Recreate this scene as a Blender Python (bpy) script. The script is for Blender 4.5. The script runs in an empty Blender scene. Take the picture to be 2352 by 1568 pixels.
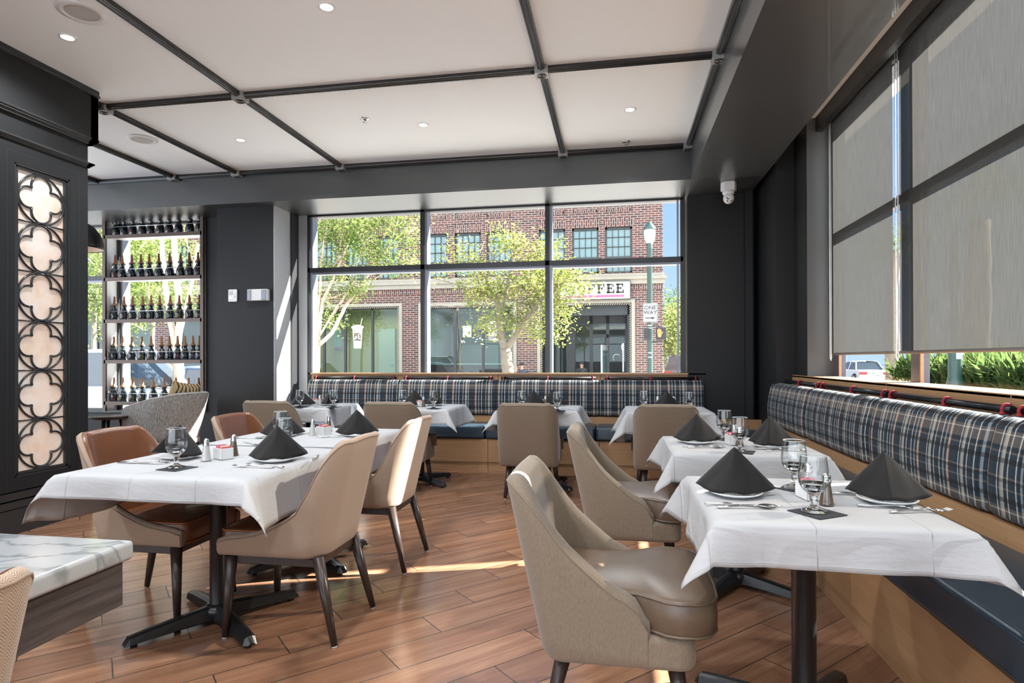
import bpy, bmesh, math, random
from math import pi, sin, cos, radians as rad
from mathutils import Vector as V, Matrix, noise
random.seed(7)
S = bpy.context.scene
C = S.collection
# ------------------------------------------------------------ camera, sky, sun, exposure
HC = 1.22
cam_d = bpy.data.cameras.new('camera'); cam = bpy.data.objects.new('camera', cam_d); C.objects.link(cam); S.camera = cam
YAW, PIT, ROL = rad(9.84), rad(.15), rad(-.177)
FW = V((-sin(YAW)*cos(PIT), cos(YAW)*cos(PIT), sin(PIT)))
RT = V((cos(YAW), sin(YAW), 0)); UP = RT.cross(FW)
r_, u_ = RT*cos(ROL)+UP*sin(ROL), UP*cos(ROL)-RT*sin(ROL)
cam.matrix_world = Matrix(((r_.x, u_.x, -FW.x, 0), (r_.y, u_.y, -FW.y, 0), (r_.z, u_.z, -FW.z, HC), (0, 0, 0, 1)))
cam_d.sensor_width = 36; cam_d.lens = 1379/2352*36; cam_d.shift_y = (822.5-784)/2352
cam_d.clip_start = .05; cam_d.clip_end = 400
S.view_settings.view_transform = 'Standard'; S.view_settings.look = 'None'
S.view_settings.gamma = 1; S.view_settings.use_curve_mapping = False
S.view_settings.exposure = 1.1
cy = S.cycles
cy.max_bounces = 12; cy.diffuse_bounces = 6; cy.glossy_bounces = 4; cy.transmission_bounces = 6; cy.transparent_max_bounces = 24
cy.sample_clamp_indirect = 6; cy.caustics_reflective = False; cy.caustics_refractive = False

w = bpy.data.worlds.new('sky'); S.world = w; w.use_nodes = True
nt = w.node_tree; bg = nt.nodes['Background']
tc = nt.nodes.new('ShaderNodeTexCoord'); sx = nt.nodes.new('ShaderNodeSeparateXYZ'); cr = nt.nodes.new('ShaderNodeValToRGB')
nt.links.new(tc.outputs['Generated'], sx.inputs[0]); nt.links.new(sx.outputs['Z'], cr.inputs[0])
# clear blue towards the street (+y), bright white cloud added as fill light in the unseen half
no = nt.nodes.new('ShaderNodeTexNoise'); no.inputs['Scale'].default_value = 2.2; no.inputs['Detail'].default_value = 4; nt.links.new(tc.outputs['Generated'], no.inputs['Vector'])
m1 = nt.nodes.new('ShaderNodeMath'); m1.operation = 'MULTIPLY_ADD'; nt.links.new(no.outputs[0], m1.inputs[0]); m1.inputs[1].default_value = .5; nt.links.new(sx.outputs['Y'], m1.inputs[2])
mr = nt.nodes.new('ShaderNodeMapRange'); nt.links.new(m1.outputs[0], mr.inputs[0]); mr.inputs[1].default_value = .30; mr.inputs[2].default_value = -.10
cm = nt.nodes.new('ShaderNodeMix'); cm.data_type = 'RGBA'; nt.links.new(mr.outputs[0], cm.inputs[0]); nt.links.new(cr.outputs[0], cm.inputs[6]); cm.inputs[7].default_value = (1.34, 1.46, 1.62, 1)
nt.links.new(cm.outputs[2], bg.inputs[0])
e = cr.color_ramp.elements; e[0].position = 0; e[0].color = (.21, .28, .38, 1); e[1].position = .45; e[1].color = (.10, .19, .36, 1)
SKY = 1.5
bg.inputs[1].default_value = SKY
SUN = 30.0
sd = bpy.data.lights.new('sun', 'SUN'); sd.energy = SUN; sd.angle = rad(.6); sd.color = (1, .95, .88)
so = bpy.data.objects.new('sun', sd); C.objects.link(so)
SUN_AZ, SUN_EL = rad(20.5), rad(34)
so.rotation_euler = (-V((cos(SUN_AZ)*cos(SUN_EL), sin(SUN_AZ)*cos(SUN_EL), sin(SUN_EL)))).to_track_quat('-Z', 'Y').to_euler()
LAMP = 60.0      # each ceiling downlight and each added fill spot, watts

def pxl(x, y, ax, v):        # the point of the sight line through photo pixel x,y where coordinate ax equals v
    d = r_*((x-1176)/1379) - u_*((y-822.5)/1379) + FW
    t = (v-(0, 0, HC)[ax])/d[ax]
    return V((0, 0, HC)) + d*t
# ------------------------------------------------------------ helpers
def tag(o, label=None, cat=None, group=None, kind=None):
    if label: o['label'] = label
    if cat: o['category'] = cat
    if group: o['group'] = group
    if kind: o['kind'] = kind
    return o
def empty(name, loc=(0, 0, 0), rz=0, parent=None):
    o = bpy.data.objects.new(name, None); C.objects.link(o); o.location = loc; o.rotation_euler = (0, 0, rz); o.empty_display_size = .1
    if parent: o.parent = parent
    return o
def copy_tree(o, parent=None):
    c = o.copy(); C.objects.link(c); c.parent = parent
    for ch in [x for x in KIDS.get(o.name, [])]:
        n = copy_tree(ch, c)
        KIDS.setdefault(c.name, []).append(n)
    return c
KIDS = {}
class MB:
    def __init__(s): s.v = []; s.f = []; s.uv = {}; s.m = []; s.mi = 0; s.sm = []
    def face(s, f, uv=None, sm=False):
        if uv: s.uv[len(s.f)] = uv
        s.f.append(tuple(f)); s.m.append(s.mi); s.sm.append(sm)
    def add(s, vs): n = len(s.v); s.v += [tuple(x) for x in vs]; return n
    def box(s, x0, y0, z0, x1, y1, z1, M=None):
        x0, x1 = min(x0, x1), max(x0, x1); y0, y1 = min(y0, y1), max(y0, y1); z0, z1 = min(z0, z1), max(z0, z1)
        vs = [V((x, y, z)) for z in (z0, z1) for y in (y0, y1) for x in (x0, x1)]
        if M: vs = [M @ q for q in vs]
        n = s.add(vs)
        for f in ((0, 2, 3, 1), (4, 5, 7, 6), (0, 1, 5, 4), (2, 6, 7, 3), (0, 4, 6, 2), (1, 3, 7, 5)): s.face([n+i for i in f])
        return s
    def prism(s, poly, d, o=(0, 0, 0), ax='z', sm=False):   # poly of (a,b); extruded by d along ax from o
        def P(a, b, t):
            q = {'z': (a, b, t), 'y': (a, t, b), 'x': (t, a, b)}[ax]
            return V(q)+V(o)
        k = len(poly); n = s.add([P(a, b, 0) for a, b in poly]+[P(a, b, d) for a, b in poly])
        s.face([n+i for i in range(k)][::-1]); s.face([n+k+i for i in range(k)])
        for i in range(k): s.face([n+i, n+(i+1) % k, n+k+(i+1) % k, n+k+i], sm=sm)
        return s
    def lathe(s, prof, n=20, o=(0, 0, 0), cap=(False, False), M=None):
        o = V(o); b = len(s.v)
        for r, z in prof:
            for i in range(n):
                q = V((r*cos(2*pi*i/n), r*sin(2*pi*i/n), z))
                s.v.append(tuple((M @ q if M else q)+o))
        for j in range(len(prof)-1):
            for i in range(n):
                a = b+j*n+i; c = b+j*n+(i+1) % n
                s.face([a, c, c+n, a+n], sm=True)
        if cap[0]: s.face([b+i for i in range(n)][::-1])
        if cap[1]: s.face([b+(len(prof)-1)*n+i for i in range(n)])
        return s
    def tube(s, pts, r, n=8, closed=False, cap=True, flat=None):
        pts = [V(p) for p in pts]; k = len(pts); b = len(s.v)
        R = r if isinstance(r, (list, tuple)) else [r]*k
        prev = None
        for i, p in enumerate(pts):
            if closed: t = pts[(i+1) % k]-pts[i-1]
            else: t = pts[min(i+1, k-1)]-pts[max(i-1, 0)]
            t.normalize()
            if prev is None:
                a = V((0, 0, 1)) if abs(t.z) < .9 else V((1, 0, 0)); x = t.cross(a).normalized()
            else: x = (prev-t*prev.dot(t)).normalized()
            prev = x; y = t.cross(x)
            fx, fy = flat if flat else (1, 1)
            for j in range(n):
                a = 2*pi*j/n; s.v.append(tuple(p+(x*cos(a)*fx+y*sin(a)*fy)*R[i]))
        m = k if closed else k-1
        for i in range(m):
            for j in range(n):
                a = b+i*n+j; c = b+i*n+(j+1) % n; a2 = b+((i+1) % k)*n+j; c2 = b+((i+1) % k)*n+(j+1) % n
                s.face([a, c, c2, a2], sm=True)
        if cap and not closed:
            s.face([b+j for j in range(n)][::-1]); s.face([b+(k-1)*n+j for j in range(n)])
        return s
    def grid(s, P, UV=None, sm=True, closeu=False):
        nu, nv = len(P), len(P[0]); b = s.add([q for row in P for q in row])
        for i in range(nu if closeu else nu-1):
            i2 = (i+1) % nu
            for j in range(nv-1):
                s.face([b+i*nv+j, b+i2*nv+j, b+i2*nv+j+1, b+i*nv+j+1], [UV[i][j], UV[i2][j], UV[i2][j+1], UV[i][j+1]] if UV else None, sm=sm)
        return s
    def ball(s, c, r, nu=12, nv=8):
        c = V(c); rr = r if isinstance(r, (tuple, list)) else (r, r, r)
        prof = [[c+V((rr[0]*cos(2*pi*i/nu)*sin(pi*max(.001, min(j, nv-.001))/nv), rr[1]*sin(2*pi*i/nu)*sin(pi*max(.001, min(j, nv-.001))/nv), -rr[2]*cos(pi*j/nv))) for j in range(nv+1)] for i in range(nu)]
        return s.grid(prof, closeu=True)
    def build(s, name, mat, parent=None, bevel=0, seg=2, loc=None, smooth=False, subsurf=0, solid=0, fixn=True):
        me = bpy.data.meshes.new(name); me.from_pydata(s.v, [], s.f)
        if s.uv:
            ul = me.uv_layers.new(name='UVMap')
            for fi, uv in s.uv.items():
                p = me.polygons[fi]
                for k, li in enumerate(p.loop_indices): ul.data[li].uv = uv[k]
        mats = mat if isinstance(mat, (list, tuple)) else [mat]
        for m in mats: me.materials.append(m)
        if len(mats) > 1: me.polygons.foreach_set('material_index', s.m)
        me.polygons.foreach_set('use_smooth', [True]*len(s.f) if smooth else s.sm)
        if fixn:
            b = bmesh.new(); b.from_mesh(me); bmesh.ops.recalc_face_normals(b, faces=b.faces); b.to_mesh(me); b.free()
        me.update()
        o = bpy.data.objects.new(name, me); C.objects.link(o)
        if parent: o.parent = parent; KIDS.setdefault(parent.name, []).append(o)
        if loc: o.location = loc
        if solid:
            md = o.modifiers.new('solid', 'SOLIDIFY'); md.thickness = solid; md.offset = 0
        if bevel:
            md = o.modifiers.new('bevel', 'BEVEL'); md.width = bevel; md.segments = seg; md.limit_method = 'ANGLE'; md.angle_limit = rad(35); md.harden_normals = False
            if seg > 1: me.polygons.foreach_set('use_smooth', [True]*len(s.f)); wn = o.modifiers.new('wn', 'WEIGHTED_NORMAL')
        if subsurf:
            md = o.modifiers.new('sub', 'SUBSURF'); md.levels = subsurf; md.render_levels = subsurf
        return o
def rot(ax, a, o=(0, 0, 0)): return Matrix.Translation(V(o)) @ Matrix.Rotation(a, 4, ax)
# ------------------------------------------------------------ materials
def nm(name):
    m = bpy.data.materials.new(name); m.use_nodes = True
    return m, m.node_tree, m.node_tree.nodes['Principled BSDF']
class N:                      # tiny node helper
    def __init__(s, nt): s.nt = nt
    def n(s, t, **k):
        x = s.nt.nodes.new('ShaderNode'+t)
        for a, b in k.items():
            setattr(x, a, b)
        return x
    def l(s, a, b): s.nt.links.new(a, b)
    def math(s, op, a, b=None, c=None):
        x = s.n('Math', operation=op)
        for i, v in enumerate((a, b, c)):
            if v is None: continue
            if hasattr(v, 'is_output'): s.l(v, x.inputs[i])
            else: x.inputs[i].default_value = v
        return x.outputs[0]
    def ramp(s, f, stops, interp='LINEAR'):
        x = s.n('ValToRGB'); cr = x.color_ramp; cr.interpolation = interp
        while len(cr.elements) > 1: cr.elements.remove(cr.elements[-1])
        cr.elements[0].position = stops[0][0]; cr.elements[0].color = (*stops[0][1], 1)
        for p, c in stops[1:]:
            q = cr.elements.new(p); q.color = (*c, 1)
        s.l(f, x.inputs[0]); return x.outputs[0]
    def mix(s, f, a, b, bt='MIX'):
        x = s.n('Mix', data_type='RGBA', blend_type=bt)
        for i, v in ((0, f), (6, a), (7, b)):
            if hasattr(v, 'is_output'): s.l(v, x.inputs[i])
            else: x.inputs[i].default_value = v if i == 0 else (*v, 1)
        return x.outputs[2]
    def noise(s, vec, sc, det=2, rough=.5):
        x = s.n('TexNoise'); x.inputs['Scale'].default_value = sc; x.inputs['Detail'].default_value = det; x.inputs['Roughness'].default_value = rough
        if vec is not None: s.l(vec, x.inputs['Vector'])
        return x.outputs[0]
    def mapv(s, vec, sc=(1, 1, 1), ro=(0, 0, 0)):
        x = s.n('Mapping'); x.inputs['Scale'].default_value = sc; x.inputs['Rotation'].default_value = ro; s.l(vec, x.inputs[0]); return x.outputs[0]
    def obj(s): return s.n('TexCoord').outputs['Object']
    def bump(s, h, st, bsdf, dist=.01):
        x = s.n('Bump'); x.inputs['Strength'].default_value = st; x.inputs['Distance'].default_value = dist; s.l(h, x.inputs['Height']); s.l(x.outputs[0], bsdf.inputs['Normal'])
def mat(name, col, rough=.5, metal=0, spec=.5, var=0, vs=20, bump=0, bs=200, coat=0, sc=(1, 1, 1), sheen=0, emit=None, es=1):
    m, t, b = nm(name); k = N(t)
    b.inputs['Base Color'].default_value = (*col, 1); b.inputs['Roughness'].default_value = rough; b.inputs['Metallic'].default_value = metal
    b.inputs['Specular IOR Level'].default_value = spec; b.inputs['Coat Weight'].default_value = coat; b.inputs['Sheen Weight'].default_value = sheen
    if var or bump: oc = k.mapv(k.obj(), sc)
    if var:
        f = k.noise(oc, vs, 3)
        k.l(k.mix(f, tuple(max(0, c*(1-var)) for c in col), tuple(min(1, c*(1+var)) for c in col)), b.inputs['Base Color'])
    if bump: k.bump(k.noise(oc, bs, 2), bump, b, .002)
    if emit: b.inputs['Emission Color'].default_value = (*emit, 1); b.inputs['Emission Strength'].default_value = es
    return m
def wood(name, c0, c1, axis=0, rough=.45, sc=1, coat=0, spec=.4):
    m, t, b = nm(name); k = N(t); oc = k.obj()
    s = [14*sc, 14*sc, 14*sc]; s[axis] = 1.0*sc
    v = k.mapv(oc, tuple(s)); f = k.noise(v, 2.2, 6, .62)
    s2 = [90*sc]*3; s2[axis] = 2*sc
    f2 = k.noise(k.mapv(oc, tuple(s2)), 2, 2)
    c = k.mix(k.math('MULTIPLY_ADD', f, 2.2, -.6), c0, c1); x = k.n('Clamp')
    c = k.mix(k.math('MULTIPLY', f2, .5), c, tuple(q*.55 for q in c0))
    k.l(c, b.inputs['Base Color']); b.inputs['Roughness'].default_value = rough; b.inputs['Coat Weight'].default_value = coat; b.inputs['Specular IOR Level'].default_value = spec
    k.bump(f2, .15, b, .001)
    return m
def clear(name, tint=(.96, .98, .98), edge=(.35, .4, .42), refl=.9, rough=.0, pw=2.2, base_r=.03):
    m = bpy.data.materials.new(name); m.use_nodes = True; t = m.node_tree; t.nodes.clear(); k = N(t)
    out = k.n('OutputMaterial'); lw = k.n('LayerWeight'); lw.inputs[0].default_value = .5
    f = k.math('POWER', lw.outputs['Facing'], pw)
    tr = k.n('BsdfTransparent'); k.l(k.mix(f, tint, edge), tr.inputs[0])
    gl = k.n('BsdfGlossy'); gl.inputs['Roughness'].default_value = rough
    mx = k.n('MixShader'); k.l(k.math('MULTIPLY_ADD', f, refl*.5, base_r), mx.inputs[0]); k.l(tr.outputs[0], mx.inputs[1]); k.l(gl.outputs[0], mx.inputs[2])
    k.l(mx.outputs[0], out.inputs[0]); return m
M = {}
M['wall'] = mat('charcoal_paint', (.0150, .0152, .0158), .5, spec=.25, var=.12, vs=60, bump=.06, bs=400)
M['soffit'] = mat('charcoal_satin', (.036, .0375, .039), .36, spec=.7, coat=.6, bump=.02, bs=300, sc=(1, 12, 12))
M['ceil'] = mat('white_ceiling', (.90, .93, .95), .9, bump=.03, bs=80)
M['soffit_lightened'] = mat('charcoal_satin_lightened', (.058, .061, .065), .36, spec=.7, coat=.4, bump=.02, bs=300)  # same charcoal paint, lightened in place of light the right soffit lacks
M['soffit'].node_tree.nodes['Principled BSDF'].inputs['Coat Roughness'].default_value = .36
M['bead'] = mat('black_gloss_bead', (.03, .03, .03), .22)
M['node'] = mat('node_grey', (.30, .30, .29), .3)
M['frame'] = mat('window_frame_black', (.018, .018, .02), .35)
M['frame_l'] = mat('window_frame_silver', (.24, .26, .30), .35, metal=.3)
M['jamb'] = mat('grey_jamb', (.34, .345, .35), .5)
M['chrome'] = mat('polished_steel', (.75, .74, .73), .14, metal=1)
M['steel'] = mat('steel', (.6, .6, .6), .25, metal=1)
M['black'] = mat('black_iron', (.009, .009, .010), .32, bump=.1, bs=250)
M['matblack'] = mat('matt_black', (.014, .014, .015), .5)
M['darkwood'] = wood('dark_walnut', (.035, .022, .018), (.06, .038, .03), 2, .38)
M['leg'] = wood('espresso_leg', (.028, .018, .015), (.05, .032, .026), 2, .34)
M['oakx'] = wood('oak_along_x', (.36, .20, .095), (.45, .26, .13), 0)
M['oaky'] = wood('oak_along_y', (.36, .20, .095), (.45, .26, .13), 1)
M['white'] = mat('white_plastic', (.72, .72, .71), .4)
M['porcelain'] = mat('porcelain', (.78, .79, .80), .12)
M['sugar'] = mat('ceramic_white', (.70, .70, .69), .2)
M['red'] = mat('knitted_red_strap', (.30, .02, .03), .9, var=.9, vs=90)
M['vinyl'] = mat('dark_blue_vinyl', (.022, .038, .056), .30, bump=.12, bs=350, var=.1)
M['tan'] = mat('tan_leather', (.11, .074, .048), .36, bump=.08, bs=250, var=.16, vs=14)
M['cognac'] = mat('cognac_leather', (.155, .055, .021), .3, bump=.06, bs=220, var=.22, vs=7)
M['cognac_d'] = mat('cognac_piping', (.22, .07, .02), .35)
M['napkin'] = mat('charcoal_napkin', (.0150, .0138, .0130), .65, spec=.15, bump=.3, bs=900, sheen=.08)
M['bevnap'] = mat('black_paper', (.02, .022, .028), .8, bump=.3, bs=300)
M['glass'] = clear('clear_glass', (.99, 1, 1), (.74, .78, .80), 1.2, pw=2.6, base_r=.04)
M['stemglass'] = mat('solid_glass', (1, 1, 1), .0); M['stemglass'].node_tree.nodes['Principled BSDF'].inputs['Transmission Weight'].default_value = 1
M['pane'] = clear('window_pane', (.96, .975, .975), (.7, .75, .75), .35, pw=5, base_r=.005)
M['bulb'] = mat('lit_downlight', (1, 1, 1), .5, emit=(1, .97, .92), es=6)
def fabric(name, col, dk, sheen=.2, s=260):
    m, t, b = nm(name); k = N(t); oc = k.obj()
    f = k.noise(k.mapv(oc, (s, s, s*.23)), 1.2, 2); g = k.noise(oc, 5, 2)
    c = k.mix(k.math('MULTIPLY_ADD', f, 1.6, -.3), dk, col); c = k.mix(k.math('MULTIPLY', g, .35), c, dk)
    k.l(c, b.inputs['Base Color']); b.inputs['Roughness'].default_value = .85; b.inputs['Sheen Weight'].default_value = sheen
    k.bump(f, .35, b, .002); return m
M['beige'] = fabric('beige_woven', (.25, .192, .135), (.155, .118, .082))
M['boucle'] = fabric('light_boucle', (.60, .58, .54), (.12, .11, .10), s=90)
M['boucle_in'] = fabric('taupe_velvet', (.15, .125, .10), (.09, .075, .06))
def herring():
    m, t, b = nm('herringbone_tweed'); k = N(t); uv = k.n('UVMap').outputs[0]
    s = k.n('SeparateXYZ'); k.l(uv, s.inputs[0])
    zz = k.math('PINGPONG', s.outputs[0], .0125)
    a = k.math('ADD', k.math('MULTIPLY', zz, 1.0), s.outputs[1])
    f = k.math('PINGPONG', a, .0028); f = k.math('MULTIPLY', f, 357)
    k.l(k.mix(k.math('SMOOTH_MIN', k.math('MAXIMUM', k.math('MULTIPLY_ADD', f, 2.2, -.6), 0), 1, .1), (.22, .145, .10), (.42, .32, .235)), b.inputs['Base Color'])
    b.inputs['Roughness'].default_value = .85; b.inputs['Sheen Weight'].default_value = .2; k.bump(f, .3, b, .001); return m
M['herring'] = herring()
def plaid():
    m, t, b = nm('tartan_wool'); k = N(t); uv = k.n('UVMap').outputs[0]
    s = k.n('SeparateXYZ'); k.l(uv, s.inputs[0])
    fu = k.math('FRACT', k.math('DIVIDE', s.outputs[0], .275)); fv = k.math('FRACT', k.math('DIVIDE', s.outputs[1], .30))
    nv = (.010, .022, .036); wh = (.66, .67, .65); cr = (.52, .47, .38); pk = (.36, .14, .10); bk = (.004, .004, .005); bl = (.28, .34, .37); br = (.16, .125, .10); nv2 = (.018, .030, .042)
    warp = k.ramp(fu, [(0, nv), (.05, pk), (.07, cr), (.12, pk), (.135, nv), (.20, bl), (.25, nv), (.27, bk), (.30, nv), (.335, wh), (.36, nv), (.44, nv2), (.50, nv), (.52, wh), (.545, nv), (.60, bk), (.625, cr), (.685, bl), (.715, nv), (.74, bk), (.76, wh), (.785, nv), (.88, nv2)], 'CONSTANT')
    weft = k.ramp(fv, [(0, nv), (.07, bk), (.14, nv), (.20, br), (.23, nv), (.30, br), (.44, cr), (.46, br), (.50, nv), (.56, bk), (.63, nv), (.72, br), (.75, nv), (.84, bk), (.87, br), (.895, nv)], 'CONSTANT')
    tw = k.math('PINGPONG', k.math('ADD', s.outputs[0], s.outputs[1]), .0035)
    f = k.math('MULTIPLY', tw, 285)
    cmix = k.mix(k.math('MULTIPLY_ADD', f, .36, .26), warp, weft)
    dk = k.ramp(fv, [(0, (0, 0, 0)), (.07, (1, 1, 1)), (.13, (0, 0, 0)), (.25, (.55,)*3), (.28, (0, 0, 0)), (.56, (1, 1, 1)), (.62, (0, 0, 0)), (.82, (.8,)*3), (.86, (0, 0, 0))], 'CONSTANT')
    cmix = k.mix(k.math('MULTIPLY', dk, .62), cmix, bk)
    k.l(cmix, b.inputs['Base Color']); b.inputs['Roughness'].default_value = .9; b.inputs['Sheen Weight'].default_value = .0
    k.bump(f, .25, b, .001); return m
M['plaid'] = plaid()
def cloth():
    m, t, b = nm('white_table_linen'); k = N(t); oc = k.obj()
    s = k.n('SeparateXYZ'); k.l(oc, s.inputs[0])
    # ironed fold lines every 0.29 m plus faint rumples
    ln = None
    for i in (0, 1):
        d = k.math('PINGPONG', k.math('ADD', s.outputs[i], .07), .145)
        q = k.math('SUBTRACT', 1, k.math('MINIMUM', k.math('MULTIPLY', d, 260), 1))
        ln = q if ln is None else k.math('MAXIMUM', ln, q)
    rm = k.noise(k.mapv(oc, (1, 1.7, 2.5)), 5, 4, .6)
    h = k.math('MULTIPLY_ADD', ln, .45, rm)
    b.inputs['Base Color'].default_value = (.47, .47, .475, 1); b.inputs['Roughness'].default_value = .85
    k.bump(h, .55, b, .012)
    b.inputs['Subsurface Weight'].default_value = 0
    tr = k.n('BsdfTranslucent'); tr.inputs[0].default_value = (.74, .70, .66, 1)
    mx = k.n('MixShader'); mx.inputs[0].default_value = .14; out = t.nodes['Material Output']
    k.l(b.outputs[0], mx.inputs[1]); k.l(tr.outputs[0], mx.inputs[2]); k.l(mx.outputs[0], out.inputs[0]); return m
M['cloth'] = cloth()
def floor_m():
    m, t, b = nm('diagonal_wood_plank_tile'); k = N(t); oc = k.obj(); s = k.n('SeparateXYZ'); k.l(oc, s.inputs[0])
    q = .70710678
    a = k.math('MULTIPLY', k.math('ADD', s.outputs[0], s.outputs[1]), q)
    bb = k.math('MULTIPLY', k.math('SUBTRACT', s.outputs[1], s.outputs[0]), q)
    row = k.math('DIVIDE', k.math('SUBTRACT', bb, .061), .194); ri = k.math('FLOOR', row); rf = k.math('SUBTRACT', row, ri)
    # joints: a = 1.028 at row 11, +.293 a row, every .9
    u = k.math('DIVIDE', k.math('SUBTRACT', a, k.math('MULTIPLY_ADD', ri, .291, -2.20)), .9)
    ui = k.math('FLOOR', u); uf = k.math('SUBTRACT', u, ui)
    dr = k.math('MULTIPLY', k.math('MINIMUM', rf, k.math('SUBTRACT', 1, rf)), .194)
    du = k.math('MULTIPLY', k.math('MINIMUM', uf, k.math('SUBTRACT', 1, uf)), .9)
    d = k.math('MINIMUM', dr, du); g = k.math('LESS_THAN', d, .0027)
    cb = k.n('CombineXYZ'); k.l(ri, cb.inputs[0]); k.l(ui, cb.inputs[1])
    wn = k.n('TexWhiteNoise'); k.l(cb.outputs[0], wn.inputs[0])
    gv = k.n('CombineXYZ'); k.l(k.math('MULTIPLY', a, .9), gv.inputs[0]); k.l(k.math('MULTIPLY', bb, 13), gv.inputs[1]); k.l(k.math('MULTIPLY', wn.outputs[0], 37), gv.inputs[2])
    n1 = k.noise(gv.outputs[0], 1.3, 6, .62)
    gv2 = k.n('CombineXYZ'); k.l(k.math('MULTIPLY', a, 3), gv2.inputs[0]); k.l(k.math('MULTIPLY', bb, 110), gv2.inputs[1]); k.l(k.math('MULTIPLY', wn.outputs[0], 37), gv2.inputs[2])
    n2 = k.noise(gv2.outputs[0], 1.5, 3)
    c = k.ramp(n1, [(.25, (.13, .056, .028)), (.5, (.29, .142, .078)), (.75, (.44, .25, .15))])
    c = k.mix(k.math('MULTIPLY_ADD', n2, .6, -.15), c, (.13, .062, .036))
    c = k.mix(k.math('MULTIPLY', wn.outputs[0], .55), c, (.15, .078, .05))
    c = k.mix(g, c, (.045, .032, .026))
    k.l(c, b.inputs['Base Color'])
    k.l(k.math('MULTIPLY_ADD', n1, .12, .15), b.inputs['Roughness'])
    b.inputs['Specular IOR Level'].default_value = .75
    k.bump(k.math('ADD', k.math('MULTIPLY', n2, .12), k.math('MINIMUM', k.math('MULTIPLY', d, 400), 1)), .25, b, .0015)
    return m
M['floor'] = floor_m()
def marble():
    m, t, b = nm('white_marble'); k = N(t); oc = k.obj()
    n0 = k.noise(oc, 2.2, 5, .6)
    cv = k.n('VectorMath', operation='MULTIPLY_ADD'); k.l(oc, cv.inputs[0]); cv.inputs[1].default_value = (1.2, 4.0, 1); 
    cn = k.n('TexNoise'); cn.inputs['Scale'].default_value = 3; cn.inputs['Detail'].default_value = 4; k.l(oc, cn.inputs['Vector'])
    mv = k.n('VectorMath', operation='ADD'); k.l(k.mapv(oc, (1.3, 3.4, 1), (0, 0, .5)), mv.inputs[0]); k.l(cn.outputs[1], mv.inputs[1])
    v = k.noise(mv.outputs[0], 1.6, 3, .5)
    r = k.math('ABSOLUTE', k.math('SUBTRACT', v, .5))
    f = k.math('SUBTRACT', 1, k.math('MINIMUM', k.math('MULTIPLY', r, 30), 1))
    c = k.mix(k.math('MULTIPLY', f, k.math('MULTIPLY', n0, 1.3)), (.33, .34, .345), (.09, .105, .105))
    k.l(c, b.inputs['Base Color']); b.inputs['Roughness'].default_value = .12; return m
M['marble'] = marble()
def shade():
    m = bpy.data.materials.new('solar_screen_fabric'); m.use_nodes = True; t = m.node_tree; t.nodes.clear(); k = N(t); oc = k.obj()
    out = k.n('OutputMaterial')
    f = k.noise(k.mapv(oc, (1, 160, 5)), 1.5, 3); g = k.noise(k.mapv(oc, (1, 3, 1)), 2, 2)
    c = k.mix(f, (.023, .023, .022), (.052, .051, .049))
    df = k.n('BsdfDiffuse'); k.l(c, df.inputs[0]); tl = k.n('BsdfTranslucent'); k.l(c, tl.inputs[0])
    a = k.n('MixShader'); a.inputs[0].default_value = .42; k.l(df.outputs[0], a.inputs[1]); k.l(tl.outputs[0], a.inputs[2])
    tr = k.n('BsdfTransparent'); tr.inputs[0].default_value = (1, .93, .85, 1)
    b = k.n('MixShader'); b.inputs[0].default_value = .042; k.l(a.outputs[0], b.inputs[1]); k.l(tr.outputs[0], b.inputs[2]); k.l(b.outputs[0], out.inputs[0]); return m
M['shade'] = shade()
def alab():
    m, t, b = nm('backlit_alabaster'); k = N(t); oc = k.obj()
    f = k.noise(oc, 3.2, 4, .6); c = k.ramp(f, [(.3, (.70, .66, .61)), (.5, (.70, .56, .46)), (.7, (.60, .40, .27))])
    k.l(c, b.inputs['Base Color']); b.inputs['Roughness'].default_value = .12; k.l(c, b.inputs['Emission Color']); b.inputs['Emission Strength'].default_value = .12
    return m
M['alab'] = alab()
def brick(name, rz=0, soldier=False):
    m, t, b = nm(name); k = N(t); oc = k.obj(); s = k.n('SeparateXYZ'); k.l(oc, s.inputs[0])
    cb = k.n('CombineXYZ'); h = k.math('ADD', s.outputs[0], s.outputs[1])
    k.l(h, cb.inputs[1 if soldier else 0]); k.l(s.outputs[2], cb.inputs[0 if soldier else 1])
    x = k.n('TexBrick'); k.l(cb.outputs[0], x.inputs['Vector']); x.inputs['Scale'].default_value = 1
    x.inputs['Brick Width'].default_value = .27; x.inputs['Row Height'].default_value = .088; x.inputs['Mortar Size'].default_value = .011; x.inputs['Bias'].default_value = -.1
    x.inputs['Color1'].default_value = (.12, .042, .032, 1); x.inputs['Color2'].default_value = (.040, .022, .022, 1); x.inputs['Mortar'].default_value = (.27, .24, .215, 1)
    k.l(x.outputs[0], b.inputs['Base Color']); b.inputs['Roughness'].default_value = .9; return m
M['brick'] = brick('red_brown_brick'); M['soldier'] = brick('soldier_brick', soldier=True)
M['stone'] = mat('limestone', (.28, .25, .20), .8, var=.15, vs=3)
M['bark'] = mat('pale_bark', (.48, .36, .27), .85, var=.5, vs=7, bump=.4, bs=30)
M['bark_d'] = mat('grey_bark', (.20, .16, .12), .9, var=.4, vs=9, bump=.5, bs=40)
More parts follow.
